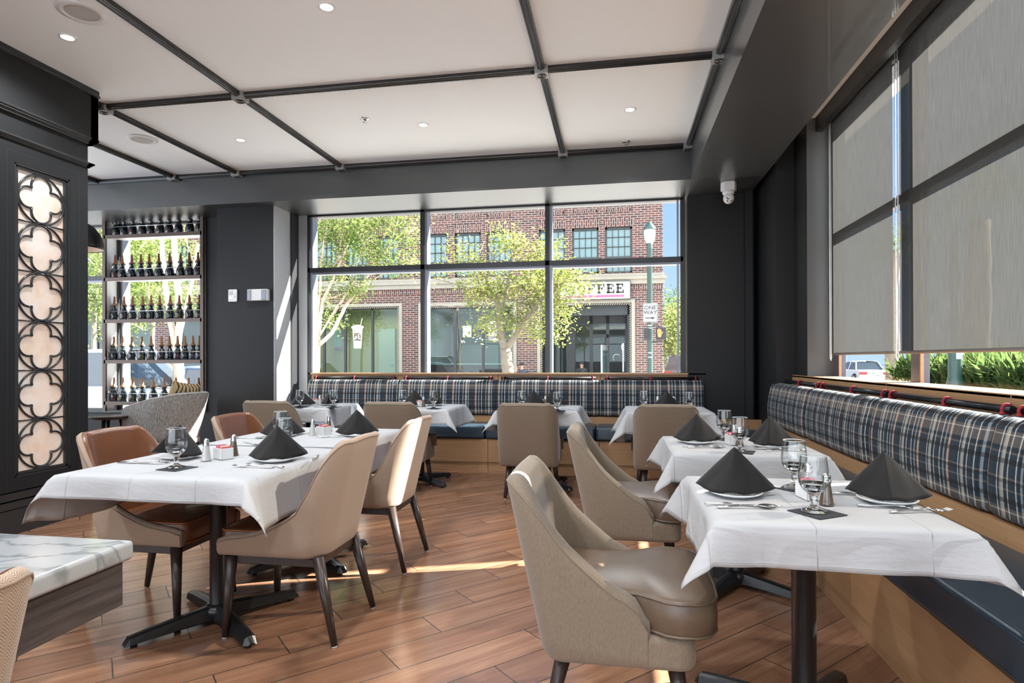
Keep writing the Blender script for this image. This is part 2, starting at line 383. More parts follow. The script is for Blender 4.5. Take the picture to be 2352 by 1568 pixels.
def leaf(name, a, b_, tl=.45):
    m = bpy.data.materials.new(name); m.use_nodes = True; t = m.node_tree; t.nodes.clear(); k = N(t); out = k.n('OutputMaterial')
    oc = k.obj(); f = k.noise(oc, 2.3, 3, .7); c = k.mix(k.math('MULTIPLY_ADD', f, 2.4, -.7), a, b_)
    d = k.n('BsdfDiffuse'); k.l(c, d.inputs[0]); q = k.n('BsdfTranslucent'); k.l(c, q.inputs[0]); mx = k.n('MixShader'); mx.inputs[0].default_value = tl
    k.l(d.outputs[0], mx.inputs[1]); k.l(q.outputs[0], mx.inputs[2]); k.l(mx.outputs[0], out.inputs[0]); return m
M['leaf'] = leaf('yellow_green_leaf', (.08, .13, .03), (.42, .42, .13))
M['leaf2'] = leaf('green_leaf', (.06, .12, .03), (.30, .35, .11))
M['leaf3'] = leaf('dark_leaf', (.02, .055, .018), (.15, .20, .06))
M['asphalt'] = mat('asphalt', (.24, .235, .23), .85, var=.2, vs=4)
M['walk'] = mat('concrete_walk', (.46, .44, .41), .85, var=.1, vs=3)
M['greenpole'] = mat('dark_green_metal', (.03, .065, .055), .4)
M['rubber'] = mat('rubber', (.01, .01, .01), .7)
M['carglass'] = mat('car_glass', (.03, .04, .05), .05, spec=.8)
# ------------------------------------------------------------ room shell
ZC, ZS = 3.42, 3.06
YW = 7.12            # back glazing plane
XR = 1.95            # right glazing plane
def struct(name, mb, m, parent=None, **k):
    o = mb.build(name, m, parent, **k)
    if not parent: tag(o, kind='structure')
    return o
struct('floor', MB().box(-9.5, -7, -.12, 2.15, 7.3, 0), M['floor'])
struct('ceiling', MB().box(-9.5, -7, ZC, 2.3, 7.45, ZC+.25), M['ceil'])
# dropped perimeter soffit: one along the back glazing, one along the right
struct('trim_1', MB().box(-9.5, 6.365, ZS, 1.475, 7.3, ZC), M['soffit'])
struct('trim_2', MB().box(.76, -7, ZS, 1.475, 6.365, ZC), M['soffit_lightened'])
# back wall pieces
w_ = MB()
w_.box(.80, 7.0, 0, 1.40, 7.3, ZS).box(1.40, 6.92, 0, 1.475, 7.3, ZS).box(1.475, 7.2, 0, 1.9, 7.45, ZC)
w_.box(-3.86, 7.06, 0, .80, 7.3, 1.04)                 # below the big window, behind the bench panel
struct('wall_back', w_, M['wall'])
struct('wall_column', MB().box(-4.75, 6.54, 0, -4.01, 7.0, ZS), M['wall'])
struct('wall_back_left', MB().box(-5.24, 7.0, 0, -4.70, 7.3, ZS).box(-9.5, 7.0, 0, -5.24, 7.3, .52).box(-5.22, 6.93, .0, -4.75, 7.0, ZS), M['wall'])
struct('trim_3', MB().box(-4.012, 6.545, .0, -3.995, 6.90, ZS).box(-4.02, 7.06, 0, -3.86, 7.3, ZS), M['jamb'])
struct('trim_4', MB().box(-4.05, 6.90, 0, -3.975, 7.06, ZS), M['frame'])
struct('wall_right', MB().box(1.72, 5.88, 0, 1.97, 7.3, ZC).box(1.72, -7, 0, XR+.1, 5.88, 1.03), M['wall'])
struct('trim_5', MB().box(1.725, 5.872, 1.0, XR+.02, 5.884, ZC), mat('charcoal_jamb_lightened', (.09, .088, .086), .5))  # dark wall paint, its colour raised for light coming in below the shades
struct('trim_6', MB().box(1.55, 6.25, 0, 1.74, 7.2, ZC), M['wall'])
struct('trim_31', MB().box(1.476, -7, ZS+.01, 1.482, 6.2, ZC-.002), M['ceil'])  # unseen white sheet behind the soffit, added to bounce light into the recess
# big back window: mullions, transom, head, panes
def wparent(name):
    return empty(name)
def window_back(name, xs, z0, z1, zt, y=YW, x_out=None):
    p = wparent(name); tag(p, kind='structure')
    f = MB(); s = MB()
    for i, x in enumerate(xs):
        f.box(x-.025, y-.05, z0, x+.025, y+.02, z1)
        if i < len(xs)-1: s.box(x+.025, y-.03, z0, x+.055, y+.10, z1)
        if i == len(xs)-1: s.box(x-.06, y-.03, z0, x-.045, y+.06, z1)
    f.box(xs[0], y-.05, zt-.028, xs[-1], y+.02, zt+.028).box(xs[0], y-.05, z1-.02, xs[-1], y+.02, z1+.03).box(xs[0], y-.05, z0-.03, xs[-1], y+.02, z0+.02)
    s.box(xs[0]+.03, y-.02, zt-.055, xs[-1]-.03, y+.08, zt-.029)
    f.build('window_frame', M['frame'], p); s.build('frame_lining', M['frame_l'], p)
    for i in range(len(xs)-1):
        for a, b in ((z0+.02, zt-.03), (zt+.03, z1-.02)):
            MB().box(xs[i]+.03, y+.03, a, xs[i+1]-.03, y+.036, b).build('pane', M['pane'], p)
    return p
window_back('window_1', [-3.855, -2.34, -.80, .755], 1.045, ZS, 2.365)
window_back('window_2', [-9.3, -8.1, -6.62, -5.27], .56, ZS, 2.35)
# right window behind the shades
p = empty('window_3'); tag(p, kind='structure')
f = MB()
for y in (5.80, 4.36, 2.72, 1.10, -.5, -2.1, -3.7, -5.3): f.box(XR+.0, y-.07, 1.03, XR+.05, y+.07, ZC)
f.box(XR, -7, 2.295, XR+.05, 5.88, 2.365).box(XR, -7, 1.03, XR+.12, 5.88, 1.045).box(XR, -7, 3.30, XR+.12, 5.88, ZC)
f.build('window_frame', mat('bronze_frame', (.085, .08, .10), .4), p)
f = MB()
for y in (5.80, 4.36, 2.72, 1.10): f.box(XR-.01, y-.082, 1.045, XR+.01, y-.0705, 3.3)
f.build('oak_reflection', M['oaky'], p)  # brown strips standing in for oak reflected beside the mullions
ys = (5.80, 4.36, 2.72, 1.10, -.5, -2.1, -3.7, -5.3)
for a, b in zip(ys, ys[1:]):
    for z0, z1 in ((1.05, 2.295), (2.365, 3.30)): MB().box(XR+.05, b+.09, z0, XR+.056, a-.09, z1).build('pane', M['pane'], p)
# ceiling grid of dark reeded mouldings with square node blocks
def bead(x0, y0, x1, y1, n, wd=.052):
    mb = MB(); L = math.hypot(x1-x0, y1-y0); dx, dy = (x1-x0)/L, (y1-y0)/L; px, py = -dy, dx
    h = wd/2
    P = lambda o, z: [(x0+px*o, y0+py*o, z), (x1+px*o, y1+py*o, z)]
    a = P(-h, ZC)+P(h, ZC)+P(-h, ZC-.028)+P(h, ZC-.028)
    i = mb.add(a)
    for f_ in ((0, 1, 5, 4), (2, 3, 7, 6), (4, 5, 7, 6), (0, 2, 6, 4), (1, 3, 7, 5)): mb.face([i+q for q in f_])
    for o, r in ((-h*.72, .009), (0, .016), (h*.72, .009)): mb.tube(P(o, ZC-.029), r, 10)
    return struct('trim_%d' % n, mb, M['bead'])
gx = [-6.2, -5.17, -4.339, -3.045, -.544, .733]; gy = [4.49, 6.335]
k = 10
for x in gx: bead(x, -5, x, 6.335, k); k += 1
for y in gy: bead(-9, y, .733, y, k); k += 1
bead(-9, 2.4, .733, 2.4, k); bead(-9, .3, .733, .3, k+1)
def make_node():
    r = empty('ceiling_rosette')
    MB().box(-.05, -.05, -.062, .05, .05, 0).build('node_block', M['node'], r, bevel=.003)
    mb = MB()
    for rr, t in ((.034, .004), (.022, .0035)): mb.tube([(rr*cos(a*pi/12), rr*sin(a*pi/12), -.063) for a in range(24)], t, 6, closed=True)
    mb.ball((0, 0, -.064), .008)
    mb.build('rosette_ring', M['bead'], r)
    return r
nd = make_node(); first = True
xn = {-5.17: 'leftmost', -4.339: 'second', -3.045: 'third', -.544: 'fourth', .733: 'rightmost'}
for y, yn in ((4.49, 'near crossing row'), (6.335, 'row against the back soffit')):
    for x in gx[1:]:
        if (x, y) == (-5.17, 4.49): continue
        o = nd if first else copy_tree(nd); first = False
        o.location = (x, y, ZC-.001)
        tag(o, 'square ceiling rosette block, %s in the %s' % (xn[x], yn), 'ceiling ornament', 'rosette blocks at the ceiling grid crossings')
# ceiling fittings
def at_ceil(x, y): q = pxl(x, y, 2, ZC); return (q.x, q.y, ZC)
def make_dl():
    r = empty('downlight')
    MB().lathe([(.052, -.001), (.052, -.006), (.040, -.006), (.038, -.001)], 24).build('trim_ring', M['white'], r)
    MB().lathe([(.0005, -.004), (.038, -.004)], 24).build('light_lens', M['bulb'], r)
    return r
dl = make_dl()
lamp_d = bpy.data.lights.new('downlight_and_fill_lamp', 'SPOT'); lamp_d.energy = LAMP; lamp_d.spot_size = rad(150); lamp_d.spot_blend = .8; lamp_d.shadow_soft_size = .05; lamp_d.color = (.90, .95, 1)
spots = [((155, 85), 'downlight near the pillar at upper left'), ((750, 15), 'downlight at the top edge, above the middle'), ((553, 321), 'small downlight left of the sprinkler, above the far left tables'), ((972, 286), 'downlight right of the middle sprinkler'), ((1447, 251), 'downlight in the right ceiling panel')]
for i, (p_, l) in enumerate(spots):
    o = dl if i == 0 else copy_tree(dl); o.location = at_ceil(*p_)
    tag(o, 'round white lit recessed '+l, 'light', 'recessed ceiling downlights')
    lo = bpy.data.objects.new('downlight_and_fill_lamp', lamp_d); C.objects.link(lo); lo.location = V(o.location)-V((0, 0, .03))
for x in (-3.7, -1.75, .1):  # spots without fittings in the unseen ceiling, added to fill the room
    for y in (1.5, -.5, -2.5, -4.5):
        lo = bpy.data.objects.new('downlight_and_fill_lamp', lamp_d); C.objects.link(lo); lo.location = (x, y, ZC-.03)
def make_spk():
    r = empty('ceiling_speaker')
    MB().lathe([(.135, 0), (.135, -.006), (.10, -.012), (.095, -.004)], 36).build('speaker_ring', M['white'], r)
    MB().lathe([(.0005, -.010), (.06, -.009), (.096, -.005)], 36).build('speaker_grille', mat('grille_grey', (.50, .49, .47), .7, bump=.5, bs=900), r)
    return r
sp = make_spk(); sp.location = at_ceil(188, 28); tag(sp, 'large round flush speaker near the upper left corner', 'speaker', 'flush ceiling speakers')
o = copy_tree(sp); o.location = at_ceil(327, 319); tag(o, 'round flush speaker right of the dark pillar frieze, farther back', 'speaker', 'flush ceiling speakers')
def make_spr():
    r = empty('fire_sprinkler')
    MB().lathe([(.04, 0), (.038, -.006), (.02, -.01), (.018, -.004)], 24).build('escutcheon', M['chrome'], r)
    m2 = MB().tube([(0, 0, -.002), (0, 0, -.03)], .006, 8).lathe([(.001, -.03), (.018, -.03), (.018, -.032), (.001, -.032)], 16)
    m2.build('sprinkler_head', M['steel'], r); return r
o = make_spr(); o.location = at_ceil(838, 273); tag(o, 'small chrome fire sprinkler in the middle ceiling panel', 'sprinkler', 'ceiling fire sprinklers')
o = copy_tree(o); o.location = at_ceil(1438, 325); tag(o, 'small chrome fire sprinkler close to the back soffit at right', 'sprinkler', 'ceiling fire sprinklers')
# security camera under the right soffit
r = empty('security_camera', (1.16, 6.55, ZS)); tag(r, 'white dome security camera under the right soffit near the corner', 'camera')
poly = [(-.05, -.06), (.05, -.06), (.08, 0), (.05, .06), (-.05, .06), (-.08, 0)]
MB().prism(poly, -.09).build('mount_box', M['white'], r, bevel=.004)
MB().lathe([(.062, -.09), (.058, -.12), (.035, -.135)], 20, cap=(True, True)).build('neck_ring', M['white'], r)
hd = MB().ball((0, -.01, -.165), (.055, .055, .06), 20, 12).build('camera_head', M['white'], r)
MB().lathe([(.001, .002), (.017, .002), (.017, -.01)], 16, M=rot('X', rad(75), (-.012, -.058, -.172))).build('lens', M['carglass'], hd)
m2 = MB()
for a in (-.02, .02): m2.ball((a, -.048, -.202), .008)
m2.build('infrared_led', M['carglass'], hd)
# column fittings
r = empty('thermostat', tuple(pxl(536, 679, 1, 6.54))); tag(r, 'small white rounded wall control beside the emergency light', 'wall control')
MB().box(-.058, -.022, -.075, .058, 0, .075).build('cover', M['white'], r, bevel=.016, seg=4)
MB().box(-.044, -.025, .01, .01, -.021, .055).build('display', mat('lcd_grey', (.45, .45, .44), .3), r)
MB().box(-.04, -.026, -.045, .012, -.021, -.018).build('button', M['steel'], r, bevel=.003)
MB().box(.034, -.026, -.012, .040, -.021, -.006).box(.034, -.026, -.027, .040, -.021, -.021).box(.034, -.026, .012, .040, -.021, .018).build('indicator', M['matblack'], r)
r = empty('emergency_light', tuple(pxl(597, 678, 1, 6.54))); tag(r, 'white rectangular twin lamp emergency light on the dark column', 'emergency light')
MB().box(-.13, -.06, -.068, .13, 0, .068).build('housing', mat('housing_white', (.62, .61, .59), .4), r, bevel=.006)
for s_ in (-1, 1): MB().box(s_*.055 if s_ > 0 else -.125, -.067, -.06, .125 if s_ > 0 else -.075, -.058, .06).build('lamp_lens', M['frame_l'], r, bevel=.004)
# ------------------------------------------------------------ dark panelled pillar with the quatrefoil screen
XP = -4.2
r = empty('wall_pillar', (0, 0, 0)); r.name = 'wall_pillar'; tag(r, kind='structure')
Y0, Y1 = .6, 4.19
ga, gb, za, zb = 3.627, 3.995, .431, 2.60
b = MB().box(-5.5, Y0, 0, XP-.03, Y1, 3.36)
b.box(XP-.03, Y0, .30, XP, ga-.035, 2.82).box(XP-.03, gb+.035, .30, XP, Y1, 2.82).box(XP-.03, ga-.035, .30, XP, gb+.035, za-.035).box(XP-.03, ga-.035, zb+.035, XP, gb+.035, 2.82)
b.box(XP-.03, Y0, 2.82, XP, Y1, 3.0)
b.build('pillar_body', M['wall'], r)
MB().box(XP-.02, Y0, 3.0, XP+.04, 4.25, 3.36).box(-5.5, 4.18, 3.0, XP+.04, 4.25, 3.36).build('frieze', M['wall'], r)
mo = MB()
for z, h, d in ((2.965, .02, .028), (2.985, .016, .045), (3.0, .012, .055), (2.78, .012, .012), (2.792, .012, .022), (2.804, .012, .034)):
    mo.box(XP-.02, Y0, z, XP+d, Y1+d, z+h).box(-5.5, Y1-.02, z, XP+d, Y1+d, z+h)
for z, d in ((.29, .006), (.228, .012), (.172, .020)):
    mo.box(XP-.02, Y0, 0 if d > .015 else z-.05, XP+d, Y1+d, z)
for i in range(3): mo.tube([(XP+.05-.02*i, Y0, 3.37+.018*i), (XP+.05-.02*i, 4.25, 3.37+.018*i)], .011, 8)
mo.box(-5.5, Y0, 3.36, XP+.04, 4.26, 3.42)
mo.build('moulding', M['bead'], r)
# panel joint lines
jl = MB(); a0, a1, b0, b1 = 3.535, 4.105, .30, 2.71
jl.box(XP-.002, a0-.003, b0, XP+.0008, a0+.003, b1).box(XP-.002, a1-.003, b0, XP+.0008, a1+.003, b1).box(XP-.002, a0, b1-.003, XP+.0008, a1, b1+.003)
jl.build('panel_joint', M['matblack'], r)
sc_ = MB()
for d, e_ in ((.035, .0), (.02, .008)):
    sc_.box(XP-.03, ga-d, za-d, XP-.002-e_, ga-d+.012, zb+d).box(XP-.03, gb+d-.012, za-d, XP-.002-e_, gb+d, zb+d).box(XP-.03, ga-d, za-d, XP-.002-e_, gb+d, za-d+.012).box(XP-.03, ga-d, zb+d-.012, XP-.002-e_, gb+d, zb+d)
sc_.box(XP-.03, ga-.01, za-.01, XP-.012, ga, zb+.01).box(XP-.03, gb, za-.01, XP-.012, gb+.01, zb+.01).box(XP-.03, ga, za-.01, XP-.012, gb, za).box(XP-.03, ga, zb, XP-.012, gb, zb+.01)
sc_.build('screen_frame', M['bead'], r)
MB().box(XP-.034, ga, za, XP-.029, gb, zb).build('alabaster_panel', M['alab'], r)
tr_ = MB(); n6 = 6; uh = (zb-za)/n6; uw = gb-ga
def ribbon(pts, w=.011, closed=False): tr_.tube(pts, w, 6, closed=closed, flat=(1, 1))
for i in range(n6):
    cz = za+uh*(i+.5); cyy = (ga+gb)/2
    E = lambda a, k=1.0: (XP-.022, cyy+cos(a)*uw*.5*k, cz+sin(a)*uh*.5*k)
    tr_.tube([E(2*pi*q/40, 1.0) for q in range(40)], .0085, 6, closed=True)
    for q in range(4):          # four lobes
        c_ = q*pi/2; pts = []
        for s_ in range(15):
            a = c_-rad(108)+rad(216)*s_/14
            pts.append((XP-.022, cyy+uw*(.265*cos(c_)+.212*cos(a)), cz+uh*(.265*sin(c_)+.212*sin(a))))
        tr_.tube(pts, .0085, 6)
    if i: tr_.tube([(XP-.022, ga, za+uh*i), (XP-.022, gb, za+uh*i)], .006, 6)
tr_.build('tracery', M['bead'], r)
# ------------------------------------------------------------ roller shades on the right
def shade_(y0, y1, lab, chain_side):
    r = empty('roller_shade', (0, 0, 0)); tag(r, lab, 'shade', 'grey roller shades')
    MB().grid([[(1.885, y0+(y1-y0)*i/6, 1.262+(3.30-1.262)*j/8) for j in range(9)] for i in range(7)], sm=True).build('fabric', M['shade'], r)
    MB().tube([(1.885, y0, 1.262), (1.885, y1, 1.262)], .011, 10).build('hem_bar', mat('hem_grey', (.12, .11, .10), .7), r)
    MB().tube([(1.905, y0, 3.31), (1.905, y1, 3.31)], .028, 12).build('roller_tube', M['matblack'], r)
    yc = y1 if chain_side > 0 else y0
    pts = [(1.87, yc-.012, 3.3), (1.87, yc-.012, 1.23), (1.87, yc+.006, 1.205), (1.87, yc+.024, 1.23), (1.87, yc+.024, 3.3)]
    MB().tube(pts, .0035, 6).build('pull_chain', M['white'], r)
    return r
shade_(4.53, 5.705, 'narrow grey roller shade at the far end of the right windows', 1)
shade_(2.80, 4.43, 'large grey roller shade at the right edge with a diagonal shadow', 1)
shade_(1.16, 2.70, 'grey roller shade outside the right picture edge', 1)
for (a, b_), n_ in zip(((-.42, 1.08), (-2.0, -.5), (-3.6, -2.1), (-5.2, -3.7)), ('first', 'second', 'third', 'fourth')): shade_(a, b_, '%s grey roller shade beyond the one outside the right picture edge' % n_, 1)
struct('trim_30', MB().box(1.80, -7, 3.29, 1.86, 5.878, ZC).box(1.86, 4.44, 3.36, 1.95, 4.52, ZC), M['matblack'])
# ------------------------------------------------------------ banquettes
def bench_back(name, axis, sections, base_edges, seat_edges, lab, oak):
    """axis 'x': runs along x, facing -y (front at y=6.44). axis 'y': runs along y, facing -x (front x=1.05)."""
    r = empty(name, (0, 0, 0)); tag(r, lab, 'banquette')
    fr = 6.44 if axis == 'x' else 1.05
    off = lambda a, d, z: (a, fr+d, z) if axis == 'x' else (fr+d, a, z)
    def bx(mb, a0, a1, d0, d1, z0, z1):
        if axis == 'x': mb.box(a0, fr+d0, z0, a1, fr+d1, z1)
        else: mb.box(fr+d0, a0, z0, fr+d1, a1, z1)
        return mb
    lo, hi = base_edges[0], base_edges[-1]
    for a, b in zip(base_edges, base_edges[1:]): bx(bx(MB(), a+.002, b-.002, 0, .56, .10, .35), a+.002, b-.002, .012, .56, 0, .098).build('base_panel', oak, r, bevel=.0015, seg=1)
    for a, b in zip(seat_edges, seat_edges[1:]):
        o = bx(MB(), a+.004, b-.004, -.015, .45, .352, .497).build('seat_cushion', M['vinyl'], r, bevel=.028, seg=4)
        MB().tube([off(a+.03, -.010, .482), off(b-.03, -.010, .482)], .0035, 6).build('piping', M['vinyl'], o)
    return r, bx, off
def back_cushion(r, off, a, b, zb_=.575, zt=.985, db=.43, dt=.455, th=.13):
    """plump tartan pad hanging in front of the panel; profile rounded at top and bottom"""
    prof = []
    front = lambda t: db+(dt-db)*t-.02*sin(pi*t)
    nz = 14
    for i in range(nz+1):
        t = i/nz; prof.append((front(t), zb_+.02+(zt-zb_-.06)*t))
    top = [(dt+.012, zt-.022), (dt+.035, zt-.006), (dt+.065, zt), (dt+.10, zt-.004), (dt+th, zt-.03)]
    bot = [(db+.10, zb_-.004), (db+.05, zb_-.002), (db+.015, zb_+.006)]
    prof = bot+prof+top
    ln = [0]
    for p, q in zip(prof, prof[1:]): ln.append(ln[-1]+math.dist(p, q))
    n = 24; P = []; UV = []
    for i in range(n+1):
        t = i/n; e_ = min(t, 1-t)*n
        pinch = .022*max(0, 1-e_/1.2)**2
        A = a+.002+(b-a-.004)*t
        row = []; ur = []
        for (d, z), l in zip(prof, ln):
            dd = d+pinch+.003*noise.noise(V((A*5, z*6, d)))
            row.append(off(A, dd, z)); ur.append((A, l))
        P.append(row); UV.append(ur)
    o = MB().grid(P, UV).build('back_cushion', M['plaid'], r)
    # closed ends
    for A in (a+.002, b-.002):
        c_ = MB(); i = c_.add([off(A, d+.022, z) for d, z in prof]+[off(A, db+.14, zt-.05), off(A, db+.14, zb_+.03)])
        c_.face(range(i, i+len(prof)+2)); c_.build('side_gusset', M['plaid'], o)
    return o
def rail(r, off, a, b, bands, d=.535, z=1.005, side=1):
    t = MB().tube([off(a, d, z), off(b, d, z)], .0165, 14).build('rail', mat('rail_black', (.02, .022, .025), .25, metal=.5) if 'railm' not in M else M['railm'], r)
    br = MB()
    for q in (a+.015, b-.015): br.tube([off(q, d, z), off(q, d+.085, z)], .009, 8)
    br.build('rail_bracket', M['matblack'], t)
    for q in bands:
        m_ = MB(); pts = [off(q, d+.0215*cos(x*pi/8), z+.0215*sin(x*pi/8)) for x in range(16)]
        m_.tube(pts, .0065, 6, closed=True, flat=(1, 1)); pts2 = [(off(q, d-.018, z-.012)), off(q, d-.03, z-.035), off(q, d-.028, z-.05)]
        m_.tube(pts2, .010, 6)
        w_ = m_.build('hanging_strap', M['red'], r); w_.scale = (1, 1, 1)
M['railm'] = mat('rail_black', (.02, .022, .025), .25, metal=.5)
bb, bx, off = bench_back('long_banquette', 'x', None, [-3.80, -2.60, -1.39, -.18, 1.0], [-3.8, -2.62, -1.42, -.22, 1.0], 'tartan backed oak banquette with blue seat below the back window', M['oakx'])
pe = [-3.785, -2.594, -1.389, -.182, .992]
for a, b in zip(pe, pe[1:]): bx(MB(), a+.002, b-.002, .585, .62, .50, 1.06).build('back_panel', M['oakx'], bb, bevel=.0015, seg=1)
bx(MB(), pe[0], pe[-1], .56, .685, 1.045, 1.064).build('oak_ledge', M['oakx'], bb, bevel=.002, seg=1)
bx(MB(), pe[0], pe[-1], .45, .60, .35, .57).build('lumbar_board', M['oakx'], bb)
se = [-3.768, -2.594, -1.389, -.182, .955]
for a, b in zip(se, se[1:]):
    back_cushion(bb, off, a, b); m = (a+b)/2
    rail(bb, off, a+.05, b-.05, [a+.08, m, b-.08])
# right banquette
rb, bx, off = bench_back('long_banquette', 'y', None, [-3.1, -1.9, -.65, .55, 1.75, 2.95, 4.174, 5.448, 6.44], [-3.1, -1.0, 1.25, 3.75, 5.1, 6.42], 'tartan backed oak banquette with blue seat along the shaded right windows', M['oaky'])
pe = [-3.1, -1.9, -.65, .55, 1.75, 2.95, 4.174, 5.448, 6.69]
for a, b in zip(pe, pe[1:]): bx(MB(), a+.002, b-.002, .645, .68, .50, 1.06).build('back_panel', M['oaky'], rb, bevel=.0015, seg=1)
bx(MB(), -3.1, 6.69, .645, .895, 1.045, 1.064).build('oak_ledge', M['oaky'], rb, bevel=.002, seg=1)
bx(MB(), -3.1, 6.44, .45, .66, .35, .57).build('lumbar_board', M['oaky'], rb)
off2 = lambda a, d, z: off(a, d+.02, z)
se = [-3.1, -1.9, -.7, .42, 1.6, 2.789, 3.965, 5.201, 6.43]
for a, b in zip(se, se[1:]):
    back_cushion(rb, off2, a, b)
    rail(rb, off, a+.05, b-.0, [a+.09, (a+b)/2-.03, b-.02], d=.59, z=1.003)
# low corner seat between both benches
r = empty('corner_seat', (0, 0, 0)); tag(r, 'low oak corner seat with blue cushion where the two banquettes meet', 'bench')
MB().box(1.002, 6.46, 0, 1.55, 6.91, .35).build('base_panel', M['oakx'], r)
MB().box(1.005, 6.47, .352, 1.48, 6.868, .46).build('seat_cushion', M['vinyl'], r, bevel=.02, seg=3)
MB().box(1.002, 6.872, .35, 1.55, 6.915, .56).build('low_back', M['oakx'], r)
# ------------------------------------------------------------ chairs
def shell_pts(W, R, L, n_arm=9, n_arc=8, n_back=6):
    pts = [(-W, L-(L-R)*i/n_arm) for i in range(n_arm)]
    pts += [(-W+R-R*cos(pi/2*i/n_arc), R-R*sin(pi/2*i/n_arc)) for i in range(n_arc)]
    pts += [(-W+R+(2*W-2*R)*i/n_back, 0) for i in range(n_back)]
    pts += [(W-R+R*sin(pi/2*i/n_arc), R-R*cos(pi/2*i/n_arc)) for i in range(n_arc)]
    pts += [(W, R+(L-R)*i/n_arm) for i in range(n_arm+1)]
    return pts
def lerp_prof(P, u):
    if u <= P[0][0]: return P[0][1]
    for (a, b), (c, d) in zip(P, P[1:]):
        if u <= c: return b+(d-b)*(u-a)/(c-a)
    return P[-1][1]
def smooth_prof(P):          # cardinal resample
    out = []
    n = len(P)
    for i in range(n-1):
        p0 = P[max(i-1, 0)]; p1 = P[i]; p2 = P[i+1]; p3 = P[min(i+2, n-1)]
        for s in range(6):
            t = s/6; f = lambda a, b, c, d: .5*((2*b)+(-a+c)*t+(2*a-5*b+4*c-d)*t*t+(-a+3*b-3*c+d)*t**3)
            out.append((f(p0[0], p1[0], p2[0], p3[0]), f(p0[1], p1[1], p2[1], p3[1])))
    return out+[P[-1]]
def chair_shell(root, W, R, L, prof, zbot, tuck, th, m_out, m_in, zin, crown=0.0, splay=.05, seam=None, side_r=None):
    prof = smooth_prof(prof); path = shell_pts(W, R, L); n = len(path)
    nrm = []
    for i in range(n):
        a = V(path[max(i-1, 0)]); b = V(path[min(i+1, n-1)]); t = (b-a).normalized(); nrm.append(V((t.y, -t.x)))    # outward? fixed below
    c = V((0, L*.6))
    O, I, Rm, Ouv, Iuv = [], [], [], [], []; arc = 0
    for i, (x, u) in enumerate(path):
        if i: arc += math.dist(path[i-1], path[i])
        nn = nrm[i]
        if (V((x, u))-c).dot(nn) < 0: nn = -nn
        zt = lerp_prof(prof, u)
        if u <= R*1.0: zt += crown*(1-(x/W)**2)-.03*(abs(x)/W)**6*max(0, 1-u/R)
        wgt = max(0, 1-u/L)**1.3
        def pt(z, off):
            f = (z-zbot)/(.86-zbot)
            return (x*(1-splay*(1-f))-nn.x*off, u+tuck*(1-f)*wgt*1.0-nn.y*off, z)
        k = 9
        o_ = []; ou = []
        z0 = zbot+.006
        o_.append(pt(zbot, .03)); ou.append((arc, zbot-.02)); o_.append(pt(zbot+.004, .008)); ou.append((arc, zbot-.006))
        for j in range(k): z = zbot+.02+(zt-th/2-zbot-.02)*j/(k-1); o_.append(pt(z, 0)); ou.append((arc, z))
        rr = th/2
        for q_ in (20, 45, 70, 90): o_.append(pt(zt-rr+rr*sin(rad(q_)), rr-rr*cos(rad(q_)))); ou.append((arc, zt-rr+rr*rad(q_)))
        O.append(o_); Ouv.append(ou)
        zi = min(zin, zt-.045)
        q = [pt(zt-rr+rr*sin(rad(q_)), rr-rr*cos(rad(q_))) for q_ in (90, 112, 135, 160, 180)]
        for j in range(1, k): q.append(pt(zt-rr+(zi-zt+rr)*j/(k-1), th))
        I.append(q)
        Rm.append(pt(zt-rr+rr*.34, rr*.06))
    sh = MB().grid(O, Ouv).build('outer_shell', m_out, root)
    MB().grid(I).build('inner_back', m_in, root)
    # front caps of both arms
    for i in (0, n-1):
        cp = MB()
        ring = O[i][1:]+I[i][1:]
        ring = [V(p) for p in ring]; cen = sum(ring, V())/len(ring)
        r2 = [V((p.x+(cen.x-p.x)*.25, p.y+.008, p.z+(cen.z-p.z)*.12)) for p in ring]
        b = cp.add(ring); b2 = cp.add(r2); m = len(ring)
        for j in range(m-1): cp.face([b+j, b+j+1, b2+j+1, b2+j], sm=True)
        cp.face([b, b+m-1, b2+m-1, b2]); cp.face(range(b2, b2+m))
        cp.build('arm_front', m_out, root)
    if seam: MB().tube(Rm, .0034, 6).build('piping', seam, root)
    return O
def pad(outline, z0, z1, crown, name, m, parent, piping=None, inset=.012):
    """soft box cushion from a plan outline (counter-clockwise), with crowned top"""
    n = len(outline); c = V((sum(p[0] for p in outline)/n, sum(p[1] for p in outline)/n))
    def ring(k, z): return [(c.x+(p[0]-c.x)*k, c.y+(p[1]-c.y)*k, z) for p in outline]
    L = max((V(p)-c).length for p in outline); ki = 1-inset/L
    rings = [ring(ki, z0), ring(1, z0+inset), ring(1.008, (z0+z1)/2), ring(1, z1-inset), ring(ki, z1)]
    for k in (.93, .82, .68, .5, .3, .12): rings.append(ring(k*ki, z1+crown*(1-k**2.2)))
    mb = MB(); P = [[rings[j][i] for j in range(len(rings))] for i in range(n)]
    mb.grid(P, closeu=True); b = len(mb.v)
    mb.v += ring(.12*ki, z1+crown); mb.face(range(b, b+n), sm=True)
    o = mb.build(name, m, parent)
    if piping:
        for z in (z1-.004, z0+.004): MB().tube([(p[0]*1.0, p[1], z) for p in ring(1.0, z)], .0045, 6, closed=True).build('piping', piping, o)
    return o
